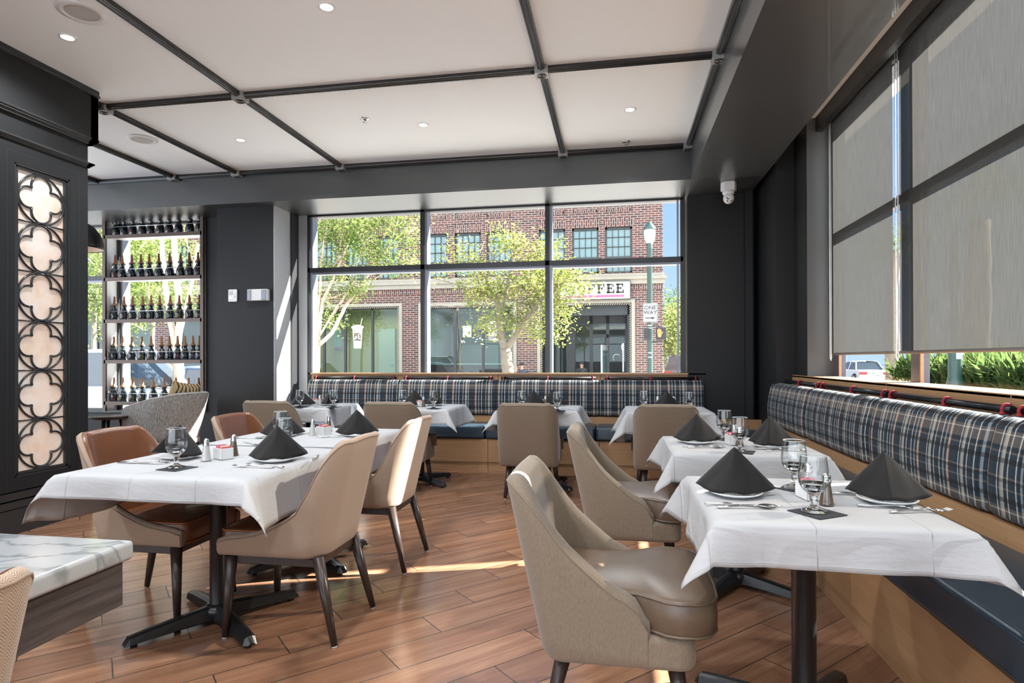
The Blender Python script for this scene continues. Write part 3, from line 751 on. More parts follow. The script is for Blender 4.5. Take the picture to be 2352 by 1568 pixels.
def rrect(W, y0, y1, rf, rb, n=6):
    out = []
    for cx, cy_, r, a0 in ((W-rb, y0+rb, rb, -90), (W-rf, y1-rf, rf, 0), (-W+rf, y1-rf, rf, 90), (-W+rb, y0+rb, rb, 180)):
        for i in range(n+1):
            a = rad(a0+90*i/n); out.append((cx+r*cos(a), cy_+r*sin(a)))
    # densify straight runs so crowns stay smooth
    res = []
    for p, q in zip(out, out[1:]+out[:1]):
        d = math.dist(p, q); k = max(1, int(d/.06))
        for i in range(k): res.append((p[0]+(q[0]-p[0])*i/k, p[1]+(q[1]-p[1])*i/k))
    return res
def cone_leg(root, top, bot, r0, r1, name='leg', m=None):
    o = MB().tube([top, bot], [r0, r1], 14).build(name, m or M['leg'], root)
    b = V(bot); MB().tube([b+V((0, 0, -.001)), b+V((0, 0, -.006))], r1*.8, 10).build('glide', M['white'], o)
    return o
PA = [(0, .862), (.02, .872), (.05, .85), (.09, .785), (.12, .71), (.145, .63), (.18, .58), (.235, .54), (.30, .51), (.39, .478), (.51, .458), (.575, .452), (.60, .44)]
def make_chair_a():
    r = empty('dining_chair')
    chair_shell(r, .245, .13, .60, PA, .365, .115, .045, M['herring'], M['cognac'], .40, crown=.02, splay=.10, seam=M['herring'])
    pad(rrect(.192, .13, .612, .04, .09), .375, .475, .014, 'seat_cushion', M['cognac'], r, piping=M['cognac_d'])
    MB().prism(rrect(.19, .16, .575, .03, .08), .014, o=(0, 0, .362)).build('seat_base', M['cognac'], r)
    MB().box(-.185, .54, .325, .185, .56, .362).box(-.185, .14, .325, -.165, .56, .362).box(.165, .14, .325, .185, .56, .362).box(-.185, .14, .325, .185, .16, .362).build('seat_rail', M['leg'], r, bevel=.003, seg=1)
    for s in (-1, 1):
        cone_leg(r, (s*.185, .555, .36), (s*.205, .575, .007), .026, .014)
        cone_leg(r, (s*.175, .15, .37), (s*.205, .06, .007), .026, .014)
    return r
PB = [(0, .845), (.02, .855), (.07, .815), (.115, .748), (.18, .655), (.26, .585), (.335, .53), (.40, .50), (.435, .47), (.455, .43)]
def make_chair_b():
    r = empty('dining_chair')
    chair_shell(r, .272, .12, .455, PB, .285, .125, .07, M['beige'], M['beige'], .36, crown=.006, splay=.03, seam=M['beige'])
    # upholstered base box
    MB().prism(rrect(.262, .14, .602, .055, .06), .105, o=(0, 0, .282)).build('seat_base', M['beige'], r, bevel=.022, seg=4)
    o = [(.205, .13), (.208, .25), (.208, .38), (.215, .43), (.243, .475), (.268, .51), (.276, .55), (.272, .60), (.25, .64), (.20, .665), (.1, .672)]
    out = o+[(-x, y) for x, y in reversed(o)]
    res = []
    for p, q in zip(out, out[1:]+out[:1]):
        k = max(1, int(math.dist(p, q)/.045))
        for i in range(k): res.append((p[0]+(q[0]-p[0])*i/k, p[1]+(q[1]-p[1])*i/k))
    pad(res, .392, .498, .028, 'seat_cushion', M['tan'], r, piping=M['tan'], inset=.008)
    for s in (-1, 1):
        cone_leg(r, (s*.19, .54, .29), (s*.225, .585, .007), .027, .014)
        cone_leg(r, (s*.17, .20, .29), (s*.20, .13, .007), .027, .014)
    return r
ca = make_chair_a(); cb_ = make_chair_b()
def place(root, x, y, face, lab, group, first=[]):
    """x,y: middle of the back of the chair; face: heading in degrees (0 = +y)"""
    o = root if root.name not in first else copy_tree(root)
    if root.name not in first: first.append(root.name); first.append(o.name)
    o.location = (x, y, 0); o.rotation_euler = (0, 0, rad(face)); return tag(o, lab, 'chair', group)
GA, GB = 'herringbone and leather chairs at the long table', 'beige upholstered chairs at the banquette tables'
place(ca, -1.125, 2.595, 90, 'tan herringbone backed chair nearest the viewer at the long left table', GA)
place(ca, -1.135, 3.48, 90, 'herringbone backed chair with a bright sun stripe at the long table', GA)
place(ca, -2.56, 2.655, -90, 'brown leather chair beside the dark pillar, near left of the long table', GA)
place(ca, -2.47, 3.50, -90, 'brown leather chair at the far left of the long table', GA)
place(ca, -.958, .68, 90, 'herringbone chair cut off at the lower left corner by the marble table', 'herringbone chair at the marble table')
place(cb_, -.365, 2.11, -90, 'large beige chair nearest the viewer at right with sunlit inner back', GB)
place(cb_, -.275, 3.41, -90, 'beige chair in side view at the second right table, behind the nearest one', GB)
place(cb_, .41, 5.05, 0, 'beige chair seen from behind at the rightmost back table', GB)
place(cb_, -.765, 5.05, 0, 'beige chair seen from behind at the second back table from right', GB)
place(cb_, -2.0, 5.05, 0, 'shaded beige chair seen from behind at the second back table from left', GB)
place(cb_, -3.20, 5.05, 0, 'shaded beige chair seen from behind at the leftmost back table', GB)
# ------------------------------------------------------------ tables
def make_base(rz=10):
    r = empty('dining_table')
    MB().lathe([(.042, .05), (.038, .07), (.038, .70), (.05, .705), (.05, .72)], 24, cap=(True, True)).build('column', M['black'], r)
    b = MB().lathe([(.001, .095), (.05, .09), (.065, .07), (.06, .03), (.001, .03)], 20)
    for i in range(4):
        a = rad(45+90*i+rz); d = V((cos(a), sin(a), 0)); s = V((-sin(a), cos(a), 0))
        P = []
        for t, w_, z0, z1 in ((.03, .040, .028, .088), (.12, .034, .028, .078), (.30, .032, .020, .058), (.365, .030, .016, .048), (.385, .022, .014, .022)):
            c = d*t; P.append([c-s*w_+V((0, 0, z0)), c-s*w_*.75+V((0, 0, z1-.006)), c-s*w_*.3+V((0, 0, z1)), c+s*w_*.3+V((0, 0, z1)), c+s*w_*.75+V((0, 0, z1-.006)), c+s*w_+V((0, 0, z0))])
        b.grid(P, sm=False); n = b.add(P[-1]); b.face(range(n, n+6))
        b.add([]);
        n = b.add([P[0][0], P[-1][0], P[-1][-1], P[0][-1]]); b.face(range(n, n+4))
        b.tube([d*.345+V((0, 0, .018)), d*.345+V((0, 0, .002))], .014, 10)
    b.build('cross_foot', M['black'], r, fixn=True)
    return r
tb0 = make_base()
used_tb = []
def cloth_mesh(hx, hy, o, seed, amp=.018, flare=.62):
    """draped cloth: half sizes hx,hy; o = overhangs (x-,x+,y-,y+); 0 = lies flat to that edge"""
    rnd = random.Random(seed); ph = [rnd.random()*6 for _ in range(8)]
    def axis(h, om, op):
        a = []
        if om: a += [-h-om*(1-i/9) for i in range(9)]
        a += [-h+2*h*i/26 for i in range(27)]
        if op: a += [h+op*(i+1)/9 for i in range(9)]
        return a
    A, B = axis(hx, o[0], o[1]), axis(hy, o[2], o[3])
    rr = .012
    P = []
    for a in A:
        row = []
        for b in B:
            ea = a-hx if a > hx else (a+hx if a < -hx else 0); eb = b-hy if b > hy else (b+hy if b < -hy else 0)
            x = max(-hx, min(hx, a)); y = max(-hy, min(hy, b)); z = 0
            if ea == 0 and eb == 0:
                z = .0012*noise.noise(V((a*6, b*6, seed)))
                e_ = min(hx-abs(a), hy-abs(b)); z -= .004*max(0, 1-e_/.02)
            elif ea == 0 or eb == 0:
                e_ = abs(ea)+abs(eb); s = a if eb else b; hs = hx if eb else hy
                near = max(0, 1-(hs-abs(s))/.16)**2
                sl = .06+.32*near+amp*3*(1-near)*(sin(s*13+ph[0])+.6*sin(s*29+ph[1])+.4)
                out = .006*min(1, e_/.02)+e_*sl; z = -e_*math.sqrt(1-min(.9, sl*sl))
                if eb: y += math.copysign(out, eb)
                else: x += math.copysign(out, ea)
            else:
                rx, ry = abs(ea), abs(eb); r = math.hypot(rx, ry); th = math.atan2(ry, rx)
                # two-layered cone fold leaning out along the diagonal
                s = sin(2*th); lat = .42*sin(4*th)
                dx, dy = math.copysign(1, ea), math.copysign(1, eb)
                hxn = (1-s)*(th < pi/4)+s*(.7071+lat*.7); hyn = (1-s)*(th >= pi/4)+s*(.7071-lat*.7)
                hl = math.hypot(hxn, hyn); sn = .37+.16*s; cs = math.sqrt(1-sn*sn)
                x += dx*(r*sn*hxn/hl+.006); y += dy*(r*sn*hyn/hl+.006); z = -r*cs
            row.append((x, y, z))
        P.append(row)
    return P
def table(x, y, hx, hy, lab, o, seed, clab, dz=0, base=True):
    if base:
        r = tb0 if not used_tb else copy_tree(tb0); used_tb.append(1); r.location = (x, y, 0); tag(r, lab, 'table', 'pedestal dining tables')
        t = MB().box(-hx, -hy, .722, hx, hy, .748).build('table_top', M['darkwood'], None, bevel=.004, seg=1)
        t.parent = r
        if len(used_tb) == 1: TOPS.append(t)
    G_ = cloth_mesh(hx, hy, o, seed)
    c = MB().grid(G_).build('tablecloth', M['cloth'], None, solid=.0016)
    hm = MB()
    for fl, line in ((o[0], G_[1]), (o[1], G_[-2]), (o[2], [q[1] for q in G_]), (o[3], [q[-2] for q in G_])):
        if fl: hm.tube(line, .0016, 5)
    hm.build('hem', M['cloth'], c)
    c.location = (x, y, .7575+dz); tag(c, clab, 'tablecloth', 'white tablecloths')
TOPS = []
table(.612, 2.135, .335, .35, 'black pedestal table nearest the viewer at right, under a white cloth', (.17, .15, .12, .17), 1, 'white tablecloth on the nearest right table')
table(.635, 3.40, .355, .35, 'black pedestal table second from the viewer along the right banquette', (.17, .17, .14, .17), 2, 'white tablecloth on the second right table')
table(-1.84, 2.54, .43, .435, 'black pedestal table forming the near half of the long left table', (.21, .21, .095, 0), 3, 'white tablecloth over the near half of the long left table')
table(-1.84, 3.41, .43, .435, 'black pedestal table forming the far half of the long left table', (.20, .20, 0, .10), 4, 'white tablecloth over the far half of the long left table', dz=.0035)
for i, (x, nm_) in enumerate(((-3.13, 'leftmost'), (-1.93, 'second from left'), (-.72, 'second from right'), (.465, 'rightmost'))):
    table(x, 5.76, .37, .35, 'black pedestal table at the back banquette, %s of four' % nm_, (.2, .2, .14, .14) if i < 3 else (.28, .28, .2, .14), 5+i, 'white tablecloth on the %s back banquette table' % nm_)
# marble table lower left
r = empty('marble_table', (0, 0, 0)); tag(r, 'white veined marble top table with dark oak apron at lower left', 'table')
MB().box(-3.0, -.6, .70, -1.25, 1.39, .75).build('marble_top', M['marble'], r, bevel=.012, seg=3)
MB().box(-2.96, -.56, .585, -1.27, 1.37, .698).build('apron', wood('dark_grained_oak', (.025, .017, .016), (.10, .08, .075), 1, .6, sc=1.6), r)
for q in ((-2.7, 1.2), (-2.7, -.4), (-1.75, .2)): MB().tube([(q[0], q[1], .585), (q[0], q[1], 0)], .04, 14).build('leg', M['black'], r)
# ------------------------------------------------------------ table settings
ZT = .7595
def make_goblet():
    r = empty('water_goblet')
    o = [(.0005, .002), (.037, .0015), (.038, .004), (.030, .007), (.012, .014), (.0085, .02), (.011, .027), (.009, .034), (.014, .041), (.011, .047), (.018, .055), (.032, .068), (.041, .086), (.0435, .105), (.041, .130), (.0375, .155), (.0362, .168)]
    MB().lathe(o[11:], 32).build('goblet_bowl', M['glass'], r)
    MB().lathe(o[:13]+[(.028, .0735), (.017, .066), (.0005, .062)], 28).build('stem', M['stemglass'], r)
    MB().lathe([(.0345, .168), (.0358, .155), (.0393, .130), (.0418, .105), (.0392, .087), (.0305, .0735)], 28).build('inner_wall', M['glass'], r)
    MB().tube([(.0353*cos(i*pi/16), .0353*sin(i*pi/16), .168) for i in range(32)], .0011, 6, closed=True).build('rim', mat('glass_rim', (.75, .78, .8), .05, spec=1) if 'rim' not in M else M['rim'], r)
    return r
M['rim'] = mat('glass_rim', (.55, .58, .60), .05, spec=1)
gob = make_goblet()
def make_bev():
    r = empty('paper_coaster'); n = 10; P = []
    for i in range(n+1):
        P.append([])
        for j in range(n+1):
            a, b = i/n-.5, j/n-.5; c = max(0, a+b-.72)*2.2
            P[-1].append((a*.115, b*.115, .0012+.004*max(0, c)+.0006*sin(a*30)*abs(b)))
    MB().grid(P).build('folded_napkin', M['bevnap'], r, solid=.0018); return r
bev = make_bev()
def make_plate():
    r = empty('side_plate')
    MB().lathe([(.0005, .004), (.05, .004), (.058, .007), (.083, .0155), (.086, .0165), (.087, .015), (.083, .012), (.058, .002), (.05, .0), (.0005, 0)], 40).build('plate_dish', M['porcelain'], r); return r
pla = make_plate()
def make_napkin(sharp):
    """square napkin folded to a triangle and stood up, wrapped around its front: plan curve left - nose - right, open behind"""
    r = empty('folded_napkin'); h = .145
    Lp, Rp, Np = V((-.124, .045, .002)), V((.130, .04, .002)), V((-.02, -.078, .002))
    if sharp: Np = V((-.040, -.09, .002)); Rp = V((.138, -.01, .002)); Lp = V((-.085, .08, .002))
    def base(s, L_, R_, N_):
        if sharp:
            p = N_.lerp(L_, -s) if s < 0 else N_.lerp(R_, s)
            return p+V((0, -1, 0))*.010*sin(pi*abs(s))
        c = N_*2-(L_+R_)*.5; t = (s+1)/2
        return L_*(1-t)**2+c*(2*t*(1-t))+R_*t**2
    for lay in (0, 1):
        k = lay; A = V((0, .01+.012*k, h-.006*k)); L_, R_, N_ = Lp+V((.012, .012, 0))*k, Rp+V((-.004, .050, 0))*k, Np+V((.004, .022, 0))*k; P = []
        for i in range(25):
            s = i/12-1; B = base(s, L_, R_, N_); row = []
            for j in range(13):
                t = j/12; p = A.lerp(B, t); out = V((B.x, B.y-.03, 0))
                if out.length: out.normalize()
                p = p+out*(.004*sin(pi*t)+.0035*sin(s*9+t*5)*t)+V((0, 0, 1))*(.003*sin(pi*t)*(abs(s)**3))
                p.z += .007*max(0, sin(s*6+1.2+lay))*t**3; p.z = max(p.z, .0015); row.append(p)
            P.append(row)
        MB().grid(P).build('napkin_front' if lay == 0 else 'inner_fold', M['napkin'], r, solid=.0034)
    return r
nap = make_napkin(False); nap2 = make_napkin(True)
def ctrl(k):
    r = empty(k); mb = MB()
    if k == 'knife':
        mb.tube([(0, -.11, .004), (0, -.05, .006), (0, -.005, .004)], [.004, .0058, .0036], 8, flat=(1, .55))
        mb.grid([[(-.001, 0, .003), (.0095*0+.008, 0, .003)], [(-.001, .06, .004), (.011, .06, .003)], [(-.001, .10, .003), (.010, .10, .003)], [(-.001, .125, .003), (.001, .125, .003)]])
        mb.build('knife_body', M['steel'], r, solid=.0015)
        return r
    bw = lambda t: .003+.0035*t
    mb.tube([(0, -.10, .004), (0, -.06, .006), (0, 0, .009), (0, .03, .008)], [.0055, .005, .0028, .003], 8, flat=(1, .45))
    if k == 'spoon':
        P = []
        for i in range(9):
            t = i/8; wd = .019*sin(pi*min(.98, t*.92+.06))**.7
            P.append([(wd*c, .028+.052*t, .009-.007*sin(pi*t)*(1-c*c)) for c in (-1, -.6, -.2, .2, .6, 1)])
        mb.grid(P); mb.build('spoon_body', M['steel'], r, solid=.0016); return r
    mb.grid([[(-.004, .028, .008), (.004, .028, .008)], [(-.011, .042, .006), (.011, .042, .006)], [(-.012, .055, .005), (.012, .055, .005)]])
    mb.build('fork_body', M['steel'], r, solid=.0015)
    tn = MB()
    for i in range(4):
        x = -.0102+.0068*i; tn.tube([(x, .054, .005), (x, .075, .004), (x*.95, .095, .009)], [.0016, .0014, .0008], 6)
    tn.build('tines', M['steel'], r); return r
kn, fk, spn = ctrl('knife'), ctrl('fork'), ctrl('spoon')
def make_shaker():
    r = empty('salt_shaker')
    MB().lathe([(.0005, .001), (.0205, .001), (.021, .004), (.019, .010), (.0125, .055), (.0112, .066)], 8).build('shaker_glass', mat('ribbed_glass', (.45, .44, .42), .1, spec=.8), r)
    MB().lathe([(.012, .064), (.0125, .072), (.010, .074), (.012, .080), (.0105, .088), (.005, .093), (.0005, .094)], 16).build('cap', M['chrome'], r); return r
shk = make_shaker()
def make_pepper():
    r = empty('pepper_shaker')
    MB().lathe([(.0005, .001), (.0205, .001), (.021, .004), (.019, .010), (.0125, .055), (.0112, .066)], 8).build('shaker_glass', mat('pepper_filled_glass', (.10, .075, .05), .15, spec=.8, var=.7, vs=500), r)
    MB().lathe([(.012, .064), (.0125, .072), (.010, .074), (.012, .080), (.0105, .088), (.005, .093), (.0005, .094)], 16).build('cap', M['chrome'], r); return r
ppr = make_pepper()
M['pkt_p'] = mat('pink_packet', (.65, .10, .18), .6); M['pkt_y'] = mat('yellow_packet', (.70, .55, .08), .6); M['pkt_w'] = mat('white_packet', (.75, .73, .68), .6)
def make_caddy():
    r = empty('sugar_caddy')
    b = MB(); w_, d, h = .028, .042, .052
    for x0, y0, x1, y1 in ((-w_, -d, -w_+.004, d), (w_-.004, -d, w_, d), (-w_, -d, w_, -d+.004), (-w_, d-.004, w_, d)): b.box(x0, y0, 0, x1, y1, h)
    b.box(-w_, -d, 0, w_, d, .005); b.build('caddy_box', M['sugar'], r, bevel=.0018)
    rnd = random.Random(3)
    for i in range(9):
        y = -.033+.0078*i; m_ = (M['pkt_p'], M['pkt_w'], M['pkt_y'])[(i*2+i//4) % 3] if i not in (4, 5) else M['pkt_p']
        MB().box(-.021, y-.0012, .006, .021, y+.0012, .058+rnd.random()*.006, M=rot('X', rnd.uniform(-.12, .12))).build('sugar_packet', m_, r)
    return r
cad = make_caddy()
USED = set()
def put(proto, x, y, rz, lab, cat, group, z=ZT, s=1):
    o = proto if proto.name not in USED else copy_tree(proto); USED.add(proto.name)
    o.location = (x, y, z); o.rotation_euler = (0, 0, rad(rz)); 
    if s != 1: o.scale = (s, s, s)
    return tag(o, lab, cat, group)
TN = {'R1': 'nearest right table', 'R2': 'second right table', 'L': 'long left table', 'B1': 'leftmost back table', 'B2': 'second back table from left', 'B3': 'second back table from right', 'B4': 'rightmost back table'}
G = [('R1', .582, 1.930, 'nearest the viewer', 1), ('R1', .622, 2.275, 'half hidden behind the nearest one', 1),
     ('R2', .606, 3.140, 'in front of the pepper shaker', 1), ('R2', .606, 3.58, 'at its far side', 0),
     ('L', -1.860, 2.292, 'on a paper coaster at the near edge', 1), ('L', -1.90, 3.17, 'middle, the farther of two', 0), ('L', -1.66, 2.80, 'middle, the nearer of two', 0), ('L', -1.66, 3.63, 'behind the far right napkin', 0),
     ('B1', -3.07, 5.47, 'left of its sunlit napkin', 0), ('B1', -2.74, 5.52, 'right of its sunlit napkin', 0), ('B2', -2.05, 5.58, 'at its left side', 0), ('B2', -1.71, 5.49, 'at its right side', 0),
     ('B3', -.875, 5.56, 'at its left side', 0), ('B3', -.525, 5.41, 'at its right side', 0), ('B4', .25, 5.67, 'at its left side', 0), ('B4', .64, 5.53, 'at its right side', 0)]
for t, x, y, d, c in G:
    put(gob, x, y, 15*x, 'clear stemmed goblet, %s, %s' % (TN[t], d), 'glass', 'water goblets on the tables', z=ZT+(.003 if c else 0))
    if c or t[0] == 'B': put(bev, x+.008, y-.005, {'R1': 14, 'R2': 40, 'L': 55}.get(t, 30)+10*y, 'black paper coaster, %s, goblet %s' % (TN[t], d), 'coaster', 'black paper coasters', z=ZT)
PL = [('R1', .395, 2.13, 10, 'left place'), ('R1', .855, 2.105, 0, 'right place by the banquette'), ('R2', .435, 3.42, 12, 'left place'), ('R2', .79, 3.31, 0, 'right place by the banquette'),
      ('L', -2.03, 2.53, 50, 'near left place'), ('L', -1.535, 2.525, 10, 'near right place'), ('L', -1.99, 3.33, 10, 'far left place'), ('L', -1.555, 3.43, 10, 'far right place'),
      ('B1', -3.14, 5.60, 10, 'left side'), ('B1', -2.90, 5.74, -70, 'right side, sunlit'), ('B2', -1.99, 5.74, 20, 'left side'), ('B2', -1.82, 5.88, -60, 'right side'), ('B3', -.80, 5.83, 10, 'left side'), ('B3', -.64, 5.98, -40, 'right side'), ('B4', .47, 5.80, 0, 'near the middle')]
NR = {('R1', 0): -8, ('R1', 1): 8, ('R2', 0): -6, ('R2', 1): 4, ('L', 0): 150, ('L', 1): 28, ('L', 2): 30, ('L', 3): 26}
cnt = {}
for t, x, y, a, d in PL:
    i = cnt.get(t, 0); cnt[t] = i+1
    put(pla, x, y, 0, 'white side plate under the napkin, %s, %s' % (d, TN[t]), 'plate', 'side plates')
    put(nap2 if (t, i) in (('R1', 1), ('R2', 1), ('B2', 1), ('B1', 1)) else nap, x, y+.01, NR.get((t, i), a), 'charcoal pyramid napkin, %s, %s' % (d, TN[t]), 'napkin', 'pyramid folded napkins', z=ZT+.014)
def cut(k, x, y, rz, lab): put({'k': kn, 'f': fk, 's': spn}[k], x, y, rz, lab, {'k': 'knife', 'f': 'fork', 's': 'spoon'}[k], 'cutlery on the tables')
cut('k', .385, 1.985, -88, 'steel knife in front of the left plate on the nearest right table'); cut('s', .405, 1.955, -80, 'steel spoon in front of the knife on the nearest right table')
cut('f', .90, 1.985, -75, 'steel fork nearest the viewer at the right place of the nearest right table'); cut('f', .84, 2.02, -98, 'steel fork behind the other fork at the right place of the nearest right table')
cut('k', .71, 2.20, 95, 'steel knife left of the right napkin on the nearest right table')
cut('k', .45, 3.275, -88, 'steel knife in front of the left plate on the second right table'); cut('s', .465, 3.245, -80, 'steel spoon in front of the knife on the second right table')
cut('f', .835, 3.195, -80, 'steel fork at the right place of the second right table, nearest the viewer'); cut('f', .79, 3.225, -100, 'steel fork behind the other one at the right place of the second right table')
cut('f', -1.545, 2.36, 88, 'steel fork in front of the near right napkin on the long left table'); cut('f', -1.51, 2.395, 80, 'steel fork beside the other fork at the near right place of the long table'); cut('k', -1.40+.0, 2.62, 20, 'steel knife right of the near right napkin on the long left table')
cut('s', -2.07, 2.40, -80, 'steel spoon in front of the near left napkin on the long left table'); cut('k', -2.11, 2.375, -86, 'steel knife beside the spoon at the near left of the long table')
cut('f', -1.66, 3.33, 100, 'steel fork left of the far right napkin on the long left table'); cut('s', -2.12, 3.22, -80, 'steel spoon at the far left place of the long table'); cut('k', -1.95, 2.99, 60, 'steel knife behind the near right napkin, middle of the long table'); cut('f', -1.88, 3.50, -50, 'steel fork beside the goblets at the far end of the long table')
cut('k', -2.94, 5.50, 80, 'steel knife at the front edge of the leftmost back table'); cut('f', -1.80, 5.56, 75, 'steel fork on the second back table from left'); cut('f', -.47, 5.52, 60, 'steel fork on the second back table from right, beside the goblet')
def cond(t, sx_, sy, px, py, cx, cy_, rz):
    if sx_ is not None: put(shk, sx_, sy, 0, 'glass salt shaker with steel cap on the %s' % TN[t] + (', near half' if t == 'L' and sy < 3 else ', far half' if t == 'L' else ''), 'salt shaker', 'salt shakers', s=1.1)
    if px is not None: put(ppr, px, py, 0, 'pepper shaker with steel cap on the %s' % TN[t] + (', near half' if t == 'L' and py < 3 else ', far half' if t == 'L' else ''), 'pepper shaker', 'pepper shakers', s=1.1)
    if cx is not None: put(cad, cx, cy_, rz, 'white ceramic sugar caddy with paper packets on the %s' % TN[t] + (', near half' if t == 'L' and cy_ < 3 else ', far half' if t == 'L' else ''), 'sugar caddy', 'sugar caddies')
cond('L', -1.862, 2.485, -1.83, 2.64, -1.822, 2.552, 62)
cond('L', -1.825, 3.40, -1.83, 3.62, -1.79, 3.475, 62)
cond('R1', .652, 2.215, .652, 2.035, .628, 2.125, 10)
cond('R2', .640, 3.47, .642, 3.34, .618, 3.405, 10)
cond('B1', -3.02, 5.78, -3.14, 5.765, -3.08, 5.79, 80)
cond('B2', None, None, -1.865, 5.66, -1.935, 5.73, 60)
cond('B3', -.655, 6.05, -.69, 5.9, -.75, 6.04, 80)
cond('B4', .40, 6.04, .55, 6.02, .44, 5.96, 80)
# ------------------------------------------------------------ bottle shelves in the left window
YS = 6.88
r = empty('bottle_shelf', (0, 0, 0)); tag(r, 'tall metal and wood shelf rack of bottles standing in the left window', 'shelf')
xa, xb = pxl(238, 700, 1, YS).x, pxl(463, 700, 1, YS).x
M['shelfm'] = mat('brown_metal_edge', (.075, .05, .038), .35, metal=.4)
for x in (xa, xb): MB().box(x-.022, YS-.0, .56, x+.022, YS+.03, ZS).build('upright', M['shelfm'], r)
for x in (xa+.02, xb+.02): MB().box(x-.004, YS+.03, .56, x+.004, YS+.24, ZS).build('side_panel', mat('white_side', (.70, .72, .74), .25) if x == xa+.02 else M['jamb'], r)
zs = [2.845, 2.285, 1.733, 1.20, .655]
for z in zs:
    sh_ = MB().box(xa, YS, z-.012, xb, YS+.012, z+.034).build('shelf_edge', M['shelfm'], r)
    MB().box(xa, YS+.012, z+.006, xb, YS+.24, z+.028).build('shelf_board', mat('frosted_white_shelf', (.78, .78, .76), .3), r)
    MB().tube([(xa, YS+.01, z+.14), (xb, YS+.01, z+.14)], .0045, 6).build('guard_rail', M['steel'], r)
def make_bottle():
    r = empty('bottle')
    MB().lathe([(.0005, 0), (.050, 0), (.054, .006), (.054, .075), (.050, .10), (.030, .145), (.025, .165), (.036, .185), (.037, .192), (.0005, .192)], 20).build('bottle_glass', M['bglass'], r)
    MB().lathe([(.036, .193), (.038, .200), (.026, .210), (.018, .225), (.010, .318), (.0005, .32)], 16).build('cone_stopper', M['cork'], r)
    e_ = MB().tube([(.022*cos(i*pi/10), -.0555, .048+.022*sin(i*pi/10)) for i in range(20)], .0022, 5, closed=True)
    e_.tube([(-.006, -.056, .037), (-.006, -.056, .059), (.006, -.056, .055), (.006, -.056, .048), (-.006, -.056, .046)], .0018, 5)
    e_.build('round_emblem', M['emb'][0], r)
    return r
M['bglass'] = mat('dark_bottle_glass', (.012, .018, .022), .06, spec=.9)
M['cork'] = wood('turned_wood_cone', (.22, .10, .045), (.38, .19, .09), 2, .5)
M['emb'] = [mat('emblem_%d' % i, c, .5) for i, c in enumerate([(.30, .16, .12), (.16, .13, .22), (.35, .28, .04), (.32, .05, .06), (.2, .2, .22)])]
bot = make_bottle()
rows = [(530, [215, 284-.0, 304, 325, 346, 367, 387.5, 410, 435, 456]), ]
ordn = ['first', 'second', 'third', 'fourth', 'fifth', 'sixth', 'seventh', 'eighth', 'ninth', 'tenth', 'eleventh']
ROWS = [('top', 2.845, [267, 286, 306, 328, 347, 369, 389.5, 411, 437, 459]), ('second', 2.285, [265, 281, 303, 324, 343, 365, 390, 415, 435, 455]),
        ('third', 1.733, [263, 285, 305, 328, 347, 367, 391, 412, 435, 458]), ('fourth', 1.20, [262, 281, 303, 326, 347, 371, 389, 408, 425, 443, 458]), ('bottom', .655, [262, 282, 305, 327, 352, 377, 404, 433, 456])]
rnd = random.Random(5); fb = True
for rn, z, xs in ROWS:
    for i, px in enumerate(xs):
        q = pxl(px, 700, 1, YS+.10)
        o = bot if fb else copy_tree(bot); fb = False
        o.location = (q.x, YS+.10, z+.028); o.rotation_euler = (0, 0, rad(rnd.uniform(-25, 35)))
        em = rnd.choice(M['emb'])
        for c_ in (KIDS.get(o.name) or []):
            if c_.name.startswith('round_emblem'):
                c_.material_slots[0].link = 'OBJECT'; c_.material_slots[0].material = em
        tag(o, 'dark bottle with tall wooden cone stopper, %s from left on the %s shelf' % (ordn[i], rn), 'bottle', 'bottles on the %s shelf of the rack' % rn)
# ------------------------------------------------------------ lounge corner behind the pillar
def tub(lab, x, y, face, name='lounge_chair', c=None):
    r = empty(name, (x, y, 0), rad(face)); tag(r, lab, 'armchair', 'boucle lounge armchairs')
    prof = [(0, .88), (.1, .865), (.25, .83), (.45, .775), (.6, .735), (.64, .70)]
    chair_shell(r, .345, .22, .64, prof, .36, .14, .05, M['boucle'], M['boucle_in'], .4, crown=0, splay=.10, seam=M['boucle'])
    pad(rrect(.285, .12, .68, .06, .16), .36, .55, .02, 'seat_cushion', M['boucle'], r)
    MB().prism(rrect(.30, .10, .64, .06, .2), .05, o=(0, 0, .31)).build('base', M['white'] if 0 else mat('pale_wood', (.35, .30, .25), .5), r)
    for sx_ in (-.22, .22):
        for yy in (.18, .55): MB().tube([(sx_, yy, .315), (sx_*1.1, yy, 0)], [.02, .014], 10).build('leg', M['leg'], r)
    return r
lc = tub('pale boucle tub armchair with a striped cushion in front of the bottle rack', -4.53, 5.86, 84)
o = copy_tree(lc) if False else None
tub('pale boucle armchair mostly hidden behind the dark pillar', -5.93, 5.0, 200)
r = empty('throw_cushion', (-4.80, 5.92, .60), rad(78)); tag(r, 'gold and black striped throw cushion leaning in the boucle armchair', 'cushion')
m, t, b = nm('tiger_stripe_cloth'); k = N(t); wv = k.n('TexWave'); wv.inputs['Scale'].default_value = 7; wv.inputs['Distortion'].default_value = 7; wv.inputs['Detail'].default_value = 2; k.l(k.obj(), wv.inputs['Vector'])
k.l(k.ramp(wv.outputs[1], [(.0, (.03, .018, .01)), (.22, (.08, .04, .02)), (.34, (.36, .24, .11)), (1, (.42, .30, .15))]), b.inputs['Base Color']); b.inputs['Roughness'].default_value = .8
P = []
for i in range(17):
    row = []
    for j in range(17):
        a, c = i/8-1, j/8-1; th = .085*(max(0, (1-a**4)*(1-c**4)))**.5
        k1 = 1-.08*(1-abs(a))*abs(c)**3; row.append((a*.17*(1-.07*(1-c*c)), th, c*.19*(1-.07*(1-a*a))+.19))
    P.append(row)
